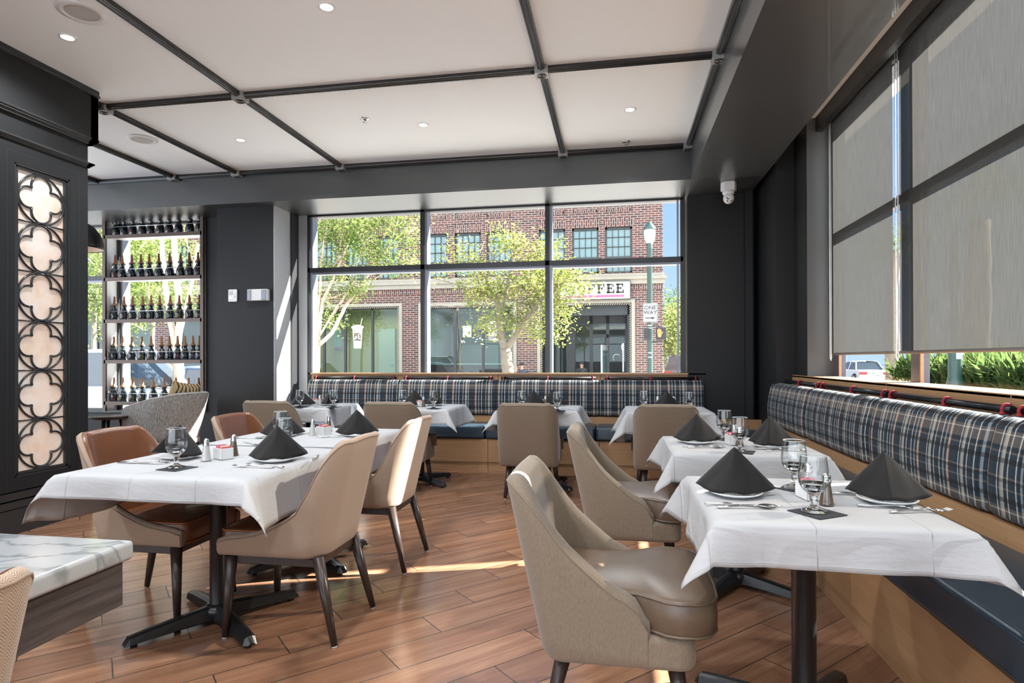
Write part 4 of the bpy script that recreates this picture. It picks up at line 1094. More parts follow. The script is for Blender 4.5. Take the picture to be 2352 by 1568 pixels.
cu = MB().grid(P).grid([[(x, -y, z) for x, y, z in row] for row in P]).build('cushion_cover', m, r); cu.rotation_euler = (rad(16), rad(8), 0); cu.location = (0, .0, .02)
r = empty('side_table', (-5.33, 5.6, 0)); tag(r, 'small round dark side table beside the pillar', 'side table')
MB().lathe([(.0005, .60), (.15, .60), (.21, .615), (.225, .632), (.218, .64), (.205, .634), (.0005, .632)], 36).build('table_top', M['darkwood'], r)
for a in (30, 150, 270): MB().tube([(.09*cos(rad(a)), .09*sin(rad(a)), .602), (.17*cos(rad(a)), .17*sin(rad(a)), 0)], [.02, .013], 10).build('leg', M['darkwood'], r)
r = empty('pendant_lamp', (-5.96, 5.8, 2.48)); tag(r, 'black dome pendant lamp peeking out behind the pillar', 'pendant lamp')
MB().lathe([(.262, 0), (.255, .08), (.225, .17), (.165, .255), (.08, .305), (.02, .32)], 32).build('dome_shade', M['matblack'], r, solid=.004)
MB().lathe([(.252, .006), (.245, .08), (.215, .165), (.155, .245), (.07, .295), (.001, .30)], 32).build('inner_shade', mat('copper_inner', (.55, .42, .34), .5), r)
MB().tube([(0, 0, .32), (0, 0, ZC-2.48)], .006, 8).build('cord', M['matblack'], r)
MB().ball((0, 0, .13), .04).build('bulb', M['bulb'], r)
M['extwhite'] = mat('matt_white_outside', (.40, .40, .39), .5); M['smallbulb'] = mat('small_lit_bulb', (1, 1, 1), .5, emit=(1, .9, .75), es=1.5)
# ------------------------------------------------------------ outside: ground, facade, street
ZG = -.35
struct('ground', MB().box(-60, 7.45, ZG-.2, 60, 100, ZG).box(2.4, -20, ZG-.2, 60, 7.45, ZG), M['asphalt']).name = 'street_ground'
o = bpy.data.objects['street_ground']; tag(o, kind='structure')
sw = MB().box(-40, 7.46, ZG, 2.4, 10.2, ZG+.12).box(-40, 20.6, ZG, 3.2, 24.0, ZG+.12).box(2.4, -20, ZG, 5.5, 10.2, ZG+.12)
o = sw.build('sidewalk', M['walk']); tag(o, kind='structure')
YF = 24.0
bld = empty('brick_building', (0, 0, 0)); tag(bld, 'two storey red brown brick corner building across the street', 'building')
def wx(px): return pxl(px, 600, 1, YF).x
up = [(-.41, .63), (-1.72, -.67), (-3.06, -1.99), (-5.21, -4.17), (-6.55, -5.45), (-8.0, -6.87), (-9.99, -9.02), (-11.36, -10.38), (-12.8, -11.8), (-14.9, -13.9), (-16.2, -15.2), (-17.6, -16.6), (-19.8, -18.8), (-21.1, -20.1), (-22.5, -21.5), (-25, -24)]
shops = [(-3.0, .60, 3.45), (-7.98, -4.10, 3.45), (-13.6, -8.95, 3.48), (-19.6, -14.8, 3.48), (-25.4, -20.6, 3.48)]
ops = [(a, b, 4.64, 6.45) for a, b in up]+[(a, b, ZG, t) for a, b, t in shops]
X0, X1, ZT_ = -30.0, 1.80, 11.0
def wall_cells(ops, x0, x1, z0, z1, y0, y1):
    xs = sorted({x0, x1, *[o[0] for o in ops], *[o[1] for o in ops]}); zz = sorted({z0, z1, *[o[2] for o in ops], *[o[3] for o in ops]}); mb = MB()
    for za_, zb2 in zip(zz, zz[1:]):
        run = None
        for xa_, xb_ in zip(xs, xs[1:]):
            cx, cz = (xa_+xb_)/2, (za_+zb2)/2
            hole = any(o[0] < cx < o[1] and o[2] < cz < o[3] for o in ops)
            if not hole: run = (run[0], xb_) if run else (xa_, xb_)
            if (hole or xb_ == xs[-1]) and run: mb.box(run[0], y0, za_, run[1], y1, zb2); run = None
    return mb
wall_cells(ops, X0, X1, ZG, ZT_, YF, YF+.35).box(X1-.35, YF+.35, ZG, X1, 40, ZT_).box(X0, YF+.35, 8.5, X1, 40, 8.7).build('brick_wall', M['brick'], bld)
MB().box(X0, YF-.08, 4.18, X1+.08, YF, 4.36).box(X0, YF-.14, 4.36, X1+.14, YF, 4.46).box(X0, YF-.06, 4.46, X1+.06, YF, 4.60).build('cornice', M['stone'], bld)
sol = MB().box(X0, YF-.02, 3.96, X1+.02, YF, 4.18)
for a, b in up: sol.box(a-.05, YF-.02, 6.46, b+.05, YF, 6.78)
sol.build('soldier_course', M['soldier'], bld)
pn = MB()
for a, b in up:
    for x0, x1, z0, z1 in ((a+.05, b-.05, 7.75, 7.86), (a+.05, b-.05, 7.05, 7.16), (a+.0, a+.08, 7.05, 7.86), (b-.08, b, 7.05, 7.86)): pn.box(x0, YF-.03, z0, x1, YF, z1)
pn.build('brick_panel_border', M['soldier'], bld)
M['teal'] = mat('teal_window_glass', (.09, .165, .17), .06, spec=.9, var=.35, vs=1.2)
M['dkframe'] = mat('dark_green_frame', (.018, .026, .026), .4)
def upw(a, b):
    f = MB(); z0, z1 = 4.64, 6.45; y = YF+.10
    f.box(a, y, z0, a+.07, y+.08, z1).box(b-.07, y, z0, b, y+.08, z1).box(a, y, z1-.09, b, y+.08, z1).box(a, y, z0, b, y+.08, z0+.07).box(a, y-.01, 5.22, b, y+.08, 5.30)
    for i in range(1, 4): x = a+.05+(b-a-.1)*i/4; f.box(x-.014, y+.02, z0, x+.014, y+.06, z1)
    for z in (4.93, 5.68, 6.06): f.box(a, y+.02, z-.014, b, y+.06, z+.014)
    o = f.build('window', M['dkframe'], bld)
    MB().box(a+.02, y+.065, z0, b-.02, y+.075, z1).build('pane', M['teal'], o)
for a, b in up: upw(a, b)
# rope moulded stone surrounds
def surround(a, b, t):
    mb = MB().box(a-.13, YF-.05, ZG, a, YF+.12, t+.13).box(b, YF-.05, ZG, b+.13, YF+.12, t+.13).box(a, YF-.05, t, b, YF+.12, t+.13)
    mb.build('stone_surround', M['stone'], bld)
    rp = MB(); L = [(a+.04, ZG, a+.04, t-.04), (a+.04, t-.04, b-.04, t-.04), (b-.04, t-.04, b-.04, ZG)]
    for x0, z0, x1, z1 in L:
        d = math.hypot(x1-x0, z1-z0); n = int(d/.09)
        for i in range(n):
            c = V((x0+(x1-x0)*(i+.5)/n, YF-.005, z0+(z1-z0)*(i+.5)/n)); q = V((.035, 0, .035))
            rp.tube([c-q, c+q], .022, 5)
    rp.build('rope_moulding', M['stone'], bld)
for s_ in shops[:4]: surround(*s_)
M['shopglass'] = clear('shop_glass', (.80, .92, .90), (.3, .35, .35), .5, pw=1.8, base_r=.03)
def shopfront(a, b, t, mull, y=YF+.22, bar=None):
    f = MB().box(a, y, t-.10, b, y+.08, t).box(a, y, ZG, b, y+.08, ZG+.2).box(a, y, ZG, a+.06, y+.08, t).box(b-.06, y, ZG, b, y+.08, t)
    for x in mull: f.box(x-.05, y, ZG, x+.05, y+.08, t)
    if bar: f.box(a, y, bar-.02, b, y+.09, bar+.02)
    o = f.build('shop_window', M['frame'], bld)
    xs = [a]+mull+[b]
    for x0, x1 in zip(xs, xs[1:]): MB().box(x0+.05, y+.04, ZG+.2, x1-.05, y+.046, t-.1).build('pane', M['shopglass'], o)
shopfront(-13.6, -8.95, 3.48, [wx(738), wx(787), wx(850)])
shopfront(-7.98, -4.10, 3.45, [wx(1041), wx(1106)])
shopfront(-19.6, -14.8, 3.48, [-18, -16.4]); shopfront(-25.4, -20.6, 3.48, [-23.8, -22.2])
def room(x0, x1, y0, y1, z1, wm, fm, name):
    mb = MB().box(x0, y1, ZG, x1, y1+.1, z1).box(x0-.1, y0, ZG, x0, y1, z1).box(x1, y0, ZG, x1+.1, y1, z1).box(x0, y0, z1, x1, y1, z1+.1)
    mb.build(name, wm, bld); MB().box(x0, y0, ZG, x1, y1, ZG+.12).build('shop_floor', fm, bld)
M['olive'] = mat('olive_yellow_wall', (.30, .27, .13), .8, var=.1, vs=1); M['slate'] = mat('slate_blue_wall', (.14, .17, .18), .7, var=.2, vs=1); M['door'] = mat('pale_green_door', (.30, .33, .27), .6)
room(-13.8, -8.6, YF+.36, 28.0, 3.6, M['olive'], M['walk'], 'shop_interior')
room(-8.4, -3.3, YF+.36, 30.0, 3.6, M['slate'], M['darkwood'], 'shop_interior')
room(-19.9, -14.2, YF+.36, 28, 3.6, M['slate'], M['walk'], 'shop_interior'); room(-25.6, -20.4, YF+.36, 28, 3.6, M['slate'], M['walk'], 'shop_interior')
for x, y, w_, e_ in ((-11.2, 26, 2.5, 60), (-6, 27, 3, 90), (-1.2, 28, 2.5, 90)):
    ld = bpy.data.lights.new('shop_ceiling_light', 'AREA'); ld.energy = e_; ld.size = w_; ld.color = (1, .93, .8); lo = bpy.data.objects.new('shop_ceiling_light', ld); C.objects.link(lo); lo.location = (x, y, 3.45)
# inside shop one: pale door, purple poster, table
def solid(name, mb, m_, lab, cat, group=None, **k): return tag(mb.build(name, m_, **k), lab, cat, group)
def py_(px, pz, y): return pxl(px, pz, 1, y)
q0, q1 = py_(870, 755, 27.9), py_(908, 858, 27.9)
solid('interior_door', MB().box(q0.x, 27.86, ZG+.12, q1.x, 27.98, q0.z).box(q1.x-.25, 27.80, 1.0, q1.x-.1, 27.86, 1.04), M['door'], 'pale green door at the back of the yellow walled shop', 'door')
q0, q1 = py_(757, 750, 27.9), py_(786, 802, 27.9)
r = empty('wall_poster', (0, 0, 0)); tag(r, 'purple edged pale green poster on the yellow shop wall', 'poster')
MB().box(q0.x, 27.9, q1.z, q1.x, 27.95, q0.z).build('poster_border', mat('purple_border', (.35, .16, .38), .6), r); MB().box(q0.x+.25, 27.88, q1.z+.12, q1.x-.04, 27.9, q0.z-.05).build('poster_sheet', mat('poster_green', (.22, .38, .33), .6), r)
# cup decal
r = empty('cup_decal', (0, YF+.21, 0)); tag(r, 'large iced coffee cup decal with straw on the shop window', 'window decal')
a, b_ = py_(808, 748, YF+.2), py_(834, 800, YF+.2); cx = (a.x+b_.x)/2; hw = (b_.x-a.x)/2
dz0, dz1 = b_.z, a.z-.1
MB().prism([(cx-hw*.68, dz0), (cx+hw*.68, dz0), (cx+hw*.92, dz1), (cx-hw*.92, dz1)], .004, ax='y').build('cup', mat('decal_cream', (.46, .43, .37), .5), r)
fm = MB()
for i in range(7): fm.ball((cx-hw*.8+hw*1.6*i/6, -.002, dz1+.03+.05*sin(i*pi/6)), (.09, .004, .07), 10, 6)
fm.build('whipped_foam', M['extwhite'], r); MB().tube([(cx+.12, 0, dz1+.05), (cx+.22, 0, dz1+.42)], .018, 6).build('straw', mat('straw', (.8, .62, .5), .5), r)
def text(body, size, loc, m_, name, parent=None, rot_=(pi/2, 0, 0), align='CENTER', ext=.01, sx=1, off_=0):
    cu = bpy.data.curves.new(name, 'FONT'); cu.body = body; cu.size = size; cu.align_x = align; cu.extrude = ext; cu.offset = off_
    tmp = bpy.data.objects.new(name, cu); dg = bpy.context.evaluated_depsgraph_get(); C.objects.link(tmp); dg.update()
    me = bpy.data.meshes.new_from_object(tmp.evaluated_get(dg)); bpy.data.objects.remove(tmp)
    o = bpy.data.objects.new(name, me); C.objects.link(o); me.materials.clear(); me.materials.append(m_); o.location = loc; o.rotation_euler = rot_; o.scale = (sx, 1, 1)
    if parent: o.parent = parent; KIDS.setdefault(parent.name, []).append(o)
    return o
M['brown'] = mat('brown_lettering', (.10, .035, .03), .6); M['ink'] = mat('dark_ink', (.03, .028, .03), .5)
text("PJ's", .30, (cx, -.006, (dz0+dz1)/2+.02), M['brown'], 'lettering', r, sx=.8)
text("COFFEE", .09, (cx, -.006, (dz0+dz1)/2-.10), M['brown'], 'lettering', r)
# second shop: logo poster, notice, counter, kitchen door, seats
a, b_ = py_(1122, 737, YF+.2), py_(1149, 782, YF+.2); r = empty('logo_poster', (0, YF+.2, 0)); tag(r, 'pink and white coffee logo poster in the shop window behind the tree', 'poster')
MB().box(a.x, 0, b_.z, b_.x, .01, a.z).build('poster_sheet', mat('poster_pink', (.42, .32, .33), .6), r); MB().box(a.x+.17, -.003, b_.z, b_.x, 0, a.z).build('poster_panel', M['extwhite'], r)
cx = (a.x+b_.x)/2; text('P', .62, (cx-.07, -.008, b_.z+.26), M['ink'], 'lettering', r, sx=.62); text('J', .50, (cx+.13, -.008, b_.z+.20), M['ink'], 'lettering', r, sx=.7); text('COFFEE', .13, (cx, -.008, b_.z+.09), M['ink'], 'lettering', r, sx=.95)
sp_ = MB()
for x0, z0, s in ((cx-.16, b_.z+.62, 1), (cx+.08, b_.z+.30, -1)): sp_.tube([(x0+s*.07*(1-i/16)*cos(i*.7), -.008, z0+.07*(1-i/16)*sin(i*.7)) for i in range(15)], .009, 5)
sp_.build('scroll', M['ink'], r)
a, b_ = py_(1063, 748, YF+.2), py_(1083, 774, YF+.2); r = empty('window_notice', (0, YF+.2, 0)); tag(r, 'small white rounded notice sheet on the shop window', 'notice')
MB().box(a.x, 0, b_.z, b_.x, .01, a.z).build('sheet', M['extwhite'], r, bevel=.004); nl = MB()
for i in range(5): nl.box(a.x+.06, -.003, b_.z+.08+.065*i, b_.x-.06-.03*(i % 2), 0, b_.z+.088+.065*i)
nl.build('writing_line', M['steel'], r)
q0, q1 = py_(999, 798, 29.9), py_(1033, 870, 29.9)
r = empty('kitchen_door', (0, 0, 0)); tag(r, 'white swing door with dark oval window inside the cafe', 'door')
MB().box(q0.x, 29.8, ZG+.12, q1.x, 29.9, q0.z).build('door_leaf', mat('door_grey_white', (.50, .53, .50), .5), r); MB().lathe([(.001, 0), (.16, 0)], 20, M=rot('X', pi/2)@Matrix.Diagonal((.75, 1.25, 1, 1)), o=((q0.x+q1.x)/2-.2, 29.79, 1.1)).build('porthole', M['ink'], r)
a, b_ = py_(985, 833, 26.5), py_(1165, 836, 26.5)
r = empty('cafe_counter', (0, 0, 0)); tag(r, 'long brown counter inside the cafe window', 'counter')
MB().box(a.x, 26.5, 1.0, b_.x, 27.2, 1.06).build('counter_top', M['extwhite'], r); MB().box(a.x, 26.55, ZG+.12, b_.x, 27.1, 1.0).build('counter_body', M['brown'], r)
solid('menu_board', MB().box(py_(1053, 0, 29.9).x, 29.8, 2.1, py_(1105, 0, 29.9).x, 29.9, 2.75), M['ink'], 'dark menu board hanging behind the cafe counter', 'menu board')
ch = empty('cafe_pendant_cluster', (py_(1080, 790, 27).x, 27, 2.0)); tag(ch, 'cluster of small glowing bulbs above the cafe counter', 'pendant lamp'); MB().tube([(0, 0, .3), (0, 0, 1.55)], .015, 6).build('stem', M['ink'], ch)
bl = MB(); rnd = random.Random(4)
for i in range(9): bl.ball((rnd.uniform(-.5, .5), rnd.uniform(-.3, .3), rnd.uniform(-.05, .3)), .028, 8, 6)
bl.build('bulb', M['smallbulb'], ch)
def cafe_chair(x, y, rz, lab):
    r = empty('cafe_chair', (x, y, ZG+.12), rad(rz)); tag(r, lab, 'chair', 'metal cafe chairs across the street')
    mb = MB()
    for sx_ in (-.19, .19): mb.tube([(sx_, .2, 0), (sx_, .19, .45)], .014, 6).tube([(sx_, -.22, 0), (sx_, -.2, .45), (sx_*.95, -.25, .86)], .014, 6)
    mb.build('frame', M['ink'], r); MB().box(-.21, -.2, .44, .21, .22, .465).build('seat', M['ink'], r)
    bk = MB().tube([(-.19, -.24, .75), (-.1, -.28, .9), (.1, -.28, .9), (.19, -.24, .75)], .016, 6)
    for z in (.58, .70): bk.tube([(-.19, -.235, z), (.19, -.235, z)], .02, 6, flat=(1, .4))
    bk.build('backrest', M['ink'], r)
q = py_(1008, 850, 25.6); cafe_chair(q.x, 25.6, 150, 'dark ladder back cafe chair inside the shop, left one'); q = py_(1030, 850, 25.7); cafe_chair(q.x, 25.7, 200, 'dark cafe chair inside the shop, right one'); q = py_(1424, 850, 25.2); cafe_chair(q.x, 25.2, 180, 'black metal chair in the shop entrance, right of the door')
# recessed entrance
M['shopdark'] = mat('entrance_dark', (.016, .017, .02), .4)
en = MB().box(-3.0, YF+.35, 3.0, .60, YF+.5, 3.45).box(-2.2, 26.0, 2.75, .6, 26.1, 3.45).box(.45, YF+.35, ZG, .62, 26.1, 3.45).box(-3.0, YF+.35, 3.4, .6, 30, 3.5)
for px in (1318, 1358, 1396, 1440): x = py_(px, 800, 26).x; en.box(x-.07, 26, ZG, x+.07, 26.12, 3.1)
x0, x1 = py_(1358, 0, 26).x, py_(1396, 0, 26).x; en.box(x0, 26, 2.15, x1, 26.1, 2.3)
x0, x1 = py_(1283, 0, 25).x, py_(1318, 0, 26).x; en.box(x0-.1, YF+.4, ZG, x0+.05, YF+.55, 3.1).box(x1-.35, 25.8, ZG, x1, 26.0, 3.1)
en.build('entrance_frame', M['shopdark'], bld)
MB().box(-2.95, 26.05, ZG, .5, 26.06, 3.1).build('entrance_glass', M['shopglass'], bld)
MB().box(-2.95, YF+.3, ZG+.2, py_(1283, 0, 24.4).x-.1, YF+.31, 3.3).build('entrance_glass', M['shopglass'], bld)
room(-3.2, 3.0-1.4, 26.2, 31, 3.5, mat('cafe_dim_wall', (.10, .09, .08), .8), M['darkwood'], 'shop_interior')
MB().box(-3.0, YF+.3, ZG, .6, 26.1, ZG+.14).build('entrance_step', M['walk'], bld)
q = py_(1388, 820, 24.8); r = empty('open_door_leaf', (q.x, 24.9, ZG+.14), rad(78)); tag(r, 'white edged open shop door leaf seen edge on', 'door'); MB().box(-.5, -.03, 0, .5, .03, py_(1388, 792, 24.9).z-ZG-.14).build('leaf', M['extwhite'], r); MB().box(-.42, -.035, .3, .42, .035, 1.8).build('door_glass', M['teal'], r)
solid('wooden_bench', MB().box(-.9, -.2, .40, .9, .2, .46).box(-.8, -.15, 0, -.7, .15, .4).box(.7, -.15, 0, .8, .15, .4), M['oakx'], 'pale wooden bench in the shop entrance', 'bench').location = (py_(1360, 0, 24.8).x, 25.4, ZG+.14)
a = py_(1440, 0, YF+.3)
r = empty('window_lettering', (0, 0, 0)); tag(r, 'white lettering and spoon symbol on the dark entrance side glass', 'window decal')
text('CAPITAL CITY', .17, (a.x+.1, 25.9, .95), M['extwhite'], 'lettering', r, rot_=(pi/2, pi/2, 0)); mb = MB().ball((a.x-.18, 25.9, 1.75), (.09, .01, .17), 12, 8).box(a.x-.21, 25.89, .7, a.x-.15, 25.91, 1.65); mb.tube([(a.x-.45+.15*cos(t*.5), 25.9, 1.3+.15*sin(t*.5)) for t in range(10)], .02, 5); mb.build('spoon_symbol', M['steel'], r)
# sign
a, b_ = py_(1285, 650, YF-.2), py_(1447, 687, YF-.2); r = empty('shop_sign', (0, YF-.2, 0)); tag(r, 'cream lightbox sign with dark letters over the shop entrance', 'sign')
zt_, zb2 = 4.26, 3.60
MB().box(a.x, 0, zb2, b_.x, .18, zt_).build('sign_box', mat('sign_cream', (.50, .51, .43), .5), r); MB().box(a.x-.03, .02, zb2-.03, b_.x+.03, .19, zt_+.03).build('sign_rim', M['ink'], r)
def serif_word(word, x_right, z0, h, adv, m_, parent):
    for i, c in enumerate(word):
        mb = MB(); x = x_right-adv*(len(word)-i)+.05; w_ = adv*.76; y0, y1 = -.03, 0; s = .085
        if c in 'EF':
            mb.box(x+.03, y0, z0, x+.03+s, y1, z0+h).box(x, y0, z0, x+.14, y1, z0+.03).box(x, y0, z0+h-.05, x+w_, y1, z0+h).box(x+w_-.035, y0, z0+h-.13, x+w_, y1, z0+h).box(x+.05, y0, z0+h*.47, x+w_*.75, y1, z0+h*.47+.04).box(x+w_*.75-.03, y0, z0+h*.36, x+w_*.75, y1, z0+h*.64)
            if c == 'E': mb.box(x, y0, z0, x+w_+.02, y1, z0+.05).box(x+w_-.02, y0, z0, x+w_+.02, y1, z0+.13)
        else:
            rng = range(0, 25) if c == 'O' else range(2, 23)
            mb.grid([[(x+w_/2+w_*.5*k*cos(q*pi/12), y0, z0+h/2+h*.5*k*sin(q*pi/12)) for k in (.55, 1)] for q in rng], sm=False)
        mb.build('sign_letter', m_, parent, solid=.004 if c in 'CO' else 0)
serif_word('COFFEE', b_.x-.22, zb2+.22, .36, .365, M['ink'], r)
MB().box(a.x+.12, -.012, zb2+.06, b_.x-.22, 0, zb2+.15).build('sign_underline', mat('plum', (.30, .08, .18), .5), r)
# street lamp with sign and signal
L = pxl(1493, 830, 1, 14.0); r = empty('street_lamp', (L.x, 14, ZG)); tag(r, 'dark green street lamp post with acorn lantern', 'street lamp')
zl = pxl(1493, 560, 1, 14).z-ZG; zt_ = pxl(1493, 508, 1, 14).z-ZG
MB().lathe([(.10, 0), (.10, .3), (.072, .4), (.062, .5), (.056, zl-.12), (.075, zl-.08), (.05, zl-.04), (.085, zl)], 18, cap=(True, True)).build('post', M['greenpole'], r)
MB().lathe([(.07, zl), (.115, zl+.10), (.135, zl+.26), (.125, zl+.33)], 16).build('lantern_glass', mat('lantern_glass', (.36, .38, .37), .2), r)
MB().lathe([(.14, zl+.32), (.145, zl+.35), (.10, zl+.42), (.06, zl+.45), (.05, zl+.49), (.015, zl+.51), (.003, zt_)], 16).build('lantern_cap', M['greenpole'], r)
bd = MB()
for z in (1.62, 1.72, 2.28, 2.34): bd.lathe([(.064, z-.012), (.064, z+.012)], 16)
bd.build('steel_band', M['steel'], r)
a, b_ = pxl(1477, 697, 1, 13.9), pxl(1510, 739, 1, 13.9)
r = empty('one_way_sign', ((a.x+b_.x)/2, 13.9, 0)); tag(r, 'white ONE WAY traffic sign with arrow on the lamp post', 'traffic sign'); hw = (b_.x-a.x)/2
MB().box(-hw, 0, b_.z, hw, .01, a.z).build('sign_plate', mat('sign_white', (.42, .43, .43), .4), r, bevel=.004)
bz = MB()
for x0, x1, z0, z1 in ((-hw+.012, hw-.012, a.z-.02, a.z-.014), (-hw+.012, hw-.012, b_.z+.014, b_.z+.02), (-hw+.012, -hw+.018, b_.z+.014, a.z-.014), (hw-.018, hw-.012, b_.z+.014, a.z-.014)): bz.box(x0, -.003, z0, x1, 0, z1)
bz.build('sign_border', M['ink'], r)
text('ONE', .125, (0, -.004, a.z-.135), M['ink'], 'lettering', r, ext=.002, off_=.002); text('WAY', .125, (0, -.004, a.z-.245), M['ink'], 'lettering', r, ext=.002, off_=.002)
az = b_.z+.09; MB().prism([(-.11, az-.012), (.03, az-.012), (.03, az-.035), (.115, az), (.03, az+.035), (.03, az+.012), (-.11, az+.012)], -.004, ax='y').build('arrow', M['ink'], r)
q0, q1 = pxl(1507, 751, 1, 13.8), pxl(1531, 779, 1, 13.8); hw = (q1.x-q0.x)/2; hh = (q0.z-q1.z)/2
r = empty('walk_signal', ((q0.x+q1.x)/2, 13.8, (q0.z+q1.z)/2)); tag(r, 'black pedestrian signal showing a lit orange hand', 'pedestrian signal')
MB().box(-hw, 0, -hh, hw, .16, hh).build('housing', M['matblack'], r, bevel=.02, seg=3)
hd = MB(); hx = -hw*.35; s = hh/1.0
hd.prism([(hx-.028, -.085), (hx+.028, -.085), (hx+.045, -.02), (hx+.04, .02), (hx-.045, .02), (hx-.04, -.03)], -.006, ax='y')
for x, t in ((-.036, .085), (-.013, .10), (.010, .095), (.032, .07)): hd.prism([(hx+x-.009, .0), (hx+x+.009, .0), (hx+x+.009, t), (hx+x-.009, t)], -.006, ax='y')
hd.prism([(hx+.03, -.045), (hx+.075, .02), (hx+.062, .032), (hx+.03, -.01)], -.006, ax='y')
hd.build('hand_symbol', mat('orange_led', (1, .1, .02), .5, emit=(1, .12, .03), es=2.2), r)
MB().tube([(-hw*.2, .1, hh), (-hw*.2, .1, hh+.04), (L.x-(q0.x+q1.x)/2, .2, hh+.04)], .012, 6).tube([(hw*.2, .1, -hh), (hw*.2, .1, -hh-.04), (L.x-(q0.x+q1.x)/2, .2, -hh-.04)], .012, 6).box(L.x-(q0.x+q1.x)/2-.13, .1, -hh*.9, L.x-(q0.x+q1.x)/2-.02, .3, hh*.9).build('bracket', M['matblack'], r)
# ------------------------------------------------------------ trees
def tree(name, lab, stems, blobs, lm, bm, nleaf, ls, seed, group=None, twigs=0, lz=0):
    """stems: list of (points, r0, r1); blobs: (x,y,z,rx,ry,rz,weight)"""
    rnd = random.Random(seed); r = empty(name, (stems[0][0][0][0], stems[0][0][0][1], ZG)) ; org = V(r.location)
    tag(r, lab, 'tree', group); b = MB()
    for pts, r0, r1 in stems:
        P = [V(p)-org for p in pts]; Q = []
        for i in range(len(P)-1):
            for s in range(4):
                t = s/4; Q.append(P[i].lerp(P[i+1], t)+V((rnd.uniform(-1, 1), rnd.uniform(-1, 1), 0))*r0*.12)
        Q.append(P[-1]); n = len(Q); b.tube(Q, [r0+(r1-r0)*i/(n-1) for i in range(n)], 9)
    W = sum(q[6] for q in blobs); lf = MB()
    for bx_ in blobs:
        c = V(bx_[:3])-org; k_ = int(nleaf*bx_[6]/W)
        st = stems[rnd.randrange(len(stems))][0]; p0 = V(st[-1])-org
        # a few twigs into each blob
        for _ in range(7):
            d = V((rnd.gauss(0, 1), rnd.gauss(0, 1), rnd.gauss(0, 1))).normalized(); e_ = c+V((d.x*bx_[3], d.y*bx_[4], d.z*bx_[5]))*.8
            m_ = c.lerp(p0, .25); b.tube([c.lerp(p0, min(1, .9/max(.1, (c-p0).length))), c, e_], [.018, .012, .005], 5)
        cl = [c+V((rnd.gauss(0, .5)*bx_[3], rnd.gauss(0, .5)*bx_[4], rnd.gauss(0, .5)*bx_[5])) for _ in range(max(3, k_//55))]
        for i in range(k_):
            q = rnd.choice(cl)+V((rnd.gauss(0, 1), rnd.gauss(0, 1), rnd.gauss(0, .8)))*ls*2.0
            a = V((rnd.uniform(-1, 1), rnd.uniform(-1, 1), rnd.uniform(-.8, .5))).normalized(); s_ = a.cross(V((rnd.uniform(-1, 1), rnd.uniform(-1, 1), 1))).normalized(); z_ = ls*rnd.uniform(.6, 1.2)
            n = lf.add([q, q+a*z_*.5+s_*z_*.28, q+a*z_, q+a*z_*.5-s_*z_*.28]); lf.face([n, n+1, n+2, n+3])
    b.build('trunk', bm, r); lf.build('foliage', lm, r, fixn=False); return r
def PX(x, y, d): return tuple(pxl(x, y, 1, d))
def stem(px, d, r0, r1, dd=0): return ([ (lambda q: (q[0], q[1]+dd*i, q[2]))(PX(x, y, d)) for i, (x, y) in enumerate(px)], r0, r1)
def blob(x, y, d, r, w, rz=None):
    q = PX(x, y, d); return (q[0], q[1], q[2], r, r, rz or r*.8, w)
d = 12.5; base = PX(727, 860, d); base = (base[0], base[1], ZG)
tree('street_tree', 'pale barked tree with yellow green leaves at the left of the big window',
     [([base, PX(727, 855, d), PX(728, 795, d)], .085, .07), stem([(728, 797), (735, 735), (742, 690), (765, 640), (800, 560)], d, .05, .018), stem([(729, 795), (760, 765), (790, 700), (832, 640), (885, 560), (905, 500)], d, .05, .015, .05), stem([(728, 740), (738, 660), (748, 560), (770, 480)], d, .035, .012, -.05), stem([(735, 770), (770, 710), (800, 670)], d, .025, .012)],
     [blob(740, 530, d, .55, 3), blob(790, 540, d+.2, .5, 2.4), blob(835, 560, d-.2, .45, 1.8), blob(760, 620, d, .4, 1.6), blob(880, 600, d, .42, 1.5), blob(860, 520, d, .5, 1.6), blob(810, 655, d, .32, 1.1), blob(930, 540, d, .4, 1.2), blob(745, 690, d+.3, .28, .8), blob(800, 480, d, .6, 2), blob(920, 480, d, .45, 1.2), blob(755, 740, d+.4, .22, .4), blob(940, 600, d, .25, .5)],
     M['leaf2'], M['bark'], 9500, .078, 1)
d = 18.5; base = PX(1165, 860, d); base = (base[0], base[1], ZG)
tree('street_tree', 'rough barked tree with yellowing leaves in the middle of the big window',
     [([base, PX(1166, 850, d), PX(1160, 800, d)], .21, .17), stem([(1160, 805), (1148, 750), (1142, 690), (1118, 640), (1085, 600)], d, .14, .03), stem([(1162, 800), (1185, 770), (1215, 720), (1250, 680), (1290, 650)], d, .12, .03), stem([(1145, 720), (1165, 660), (1180, 590), (1195, 530)], d, .08, .02), stem([(1140, 690), (1100, 670), (1040, 650), (1000, 640)], d, .05, .015), stem([(1118, 650), (1130, 590), (1125, 520)], d, .04, .012), stem([(1100, 700), (1050, 705), (995, 700)], d, .03, .01)],
     [blob(1110, 680, d, .7, 2), blob(1160, 640, d, .7, 2), blob(1210, 640, d-.3, .65, 1.8), blob(1270, 640, d, .7, 2.2), blob(1320, 645, d, .55, 1.6), blob(1290, 700, d, .6, 1.8), blob(1250, 770, d-.2, .5, 1.2), blob(1150, 560, d, .5, 1.0), blob(1265, 590, d, .5, 1.2), blob(1090, 615, d, .6, 1.2), blob(1160, 730, d-.3, .6, 1.5), blob(1180, 560, d, .4, .7), blob(1105, 760, d, .35, .5), blob(1215, 700, d, .6, 1.2), blob(1000, 620, d, .5, .35), blob(1060, 570, d, .4, .4), blob(1275, 740, d, .5, 1.0), blob(1240, 560, d, .35, .4)],
     M['leaf'], M['bark_d'], 8500, .125, 2)
d = 12.0; base = PX(412, 930, d); base = (base[0], base[1], ZG)
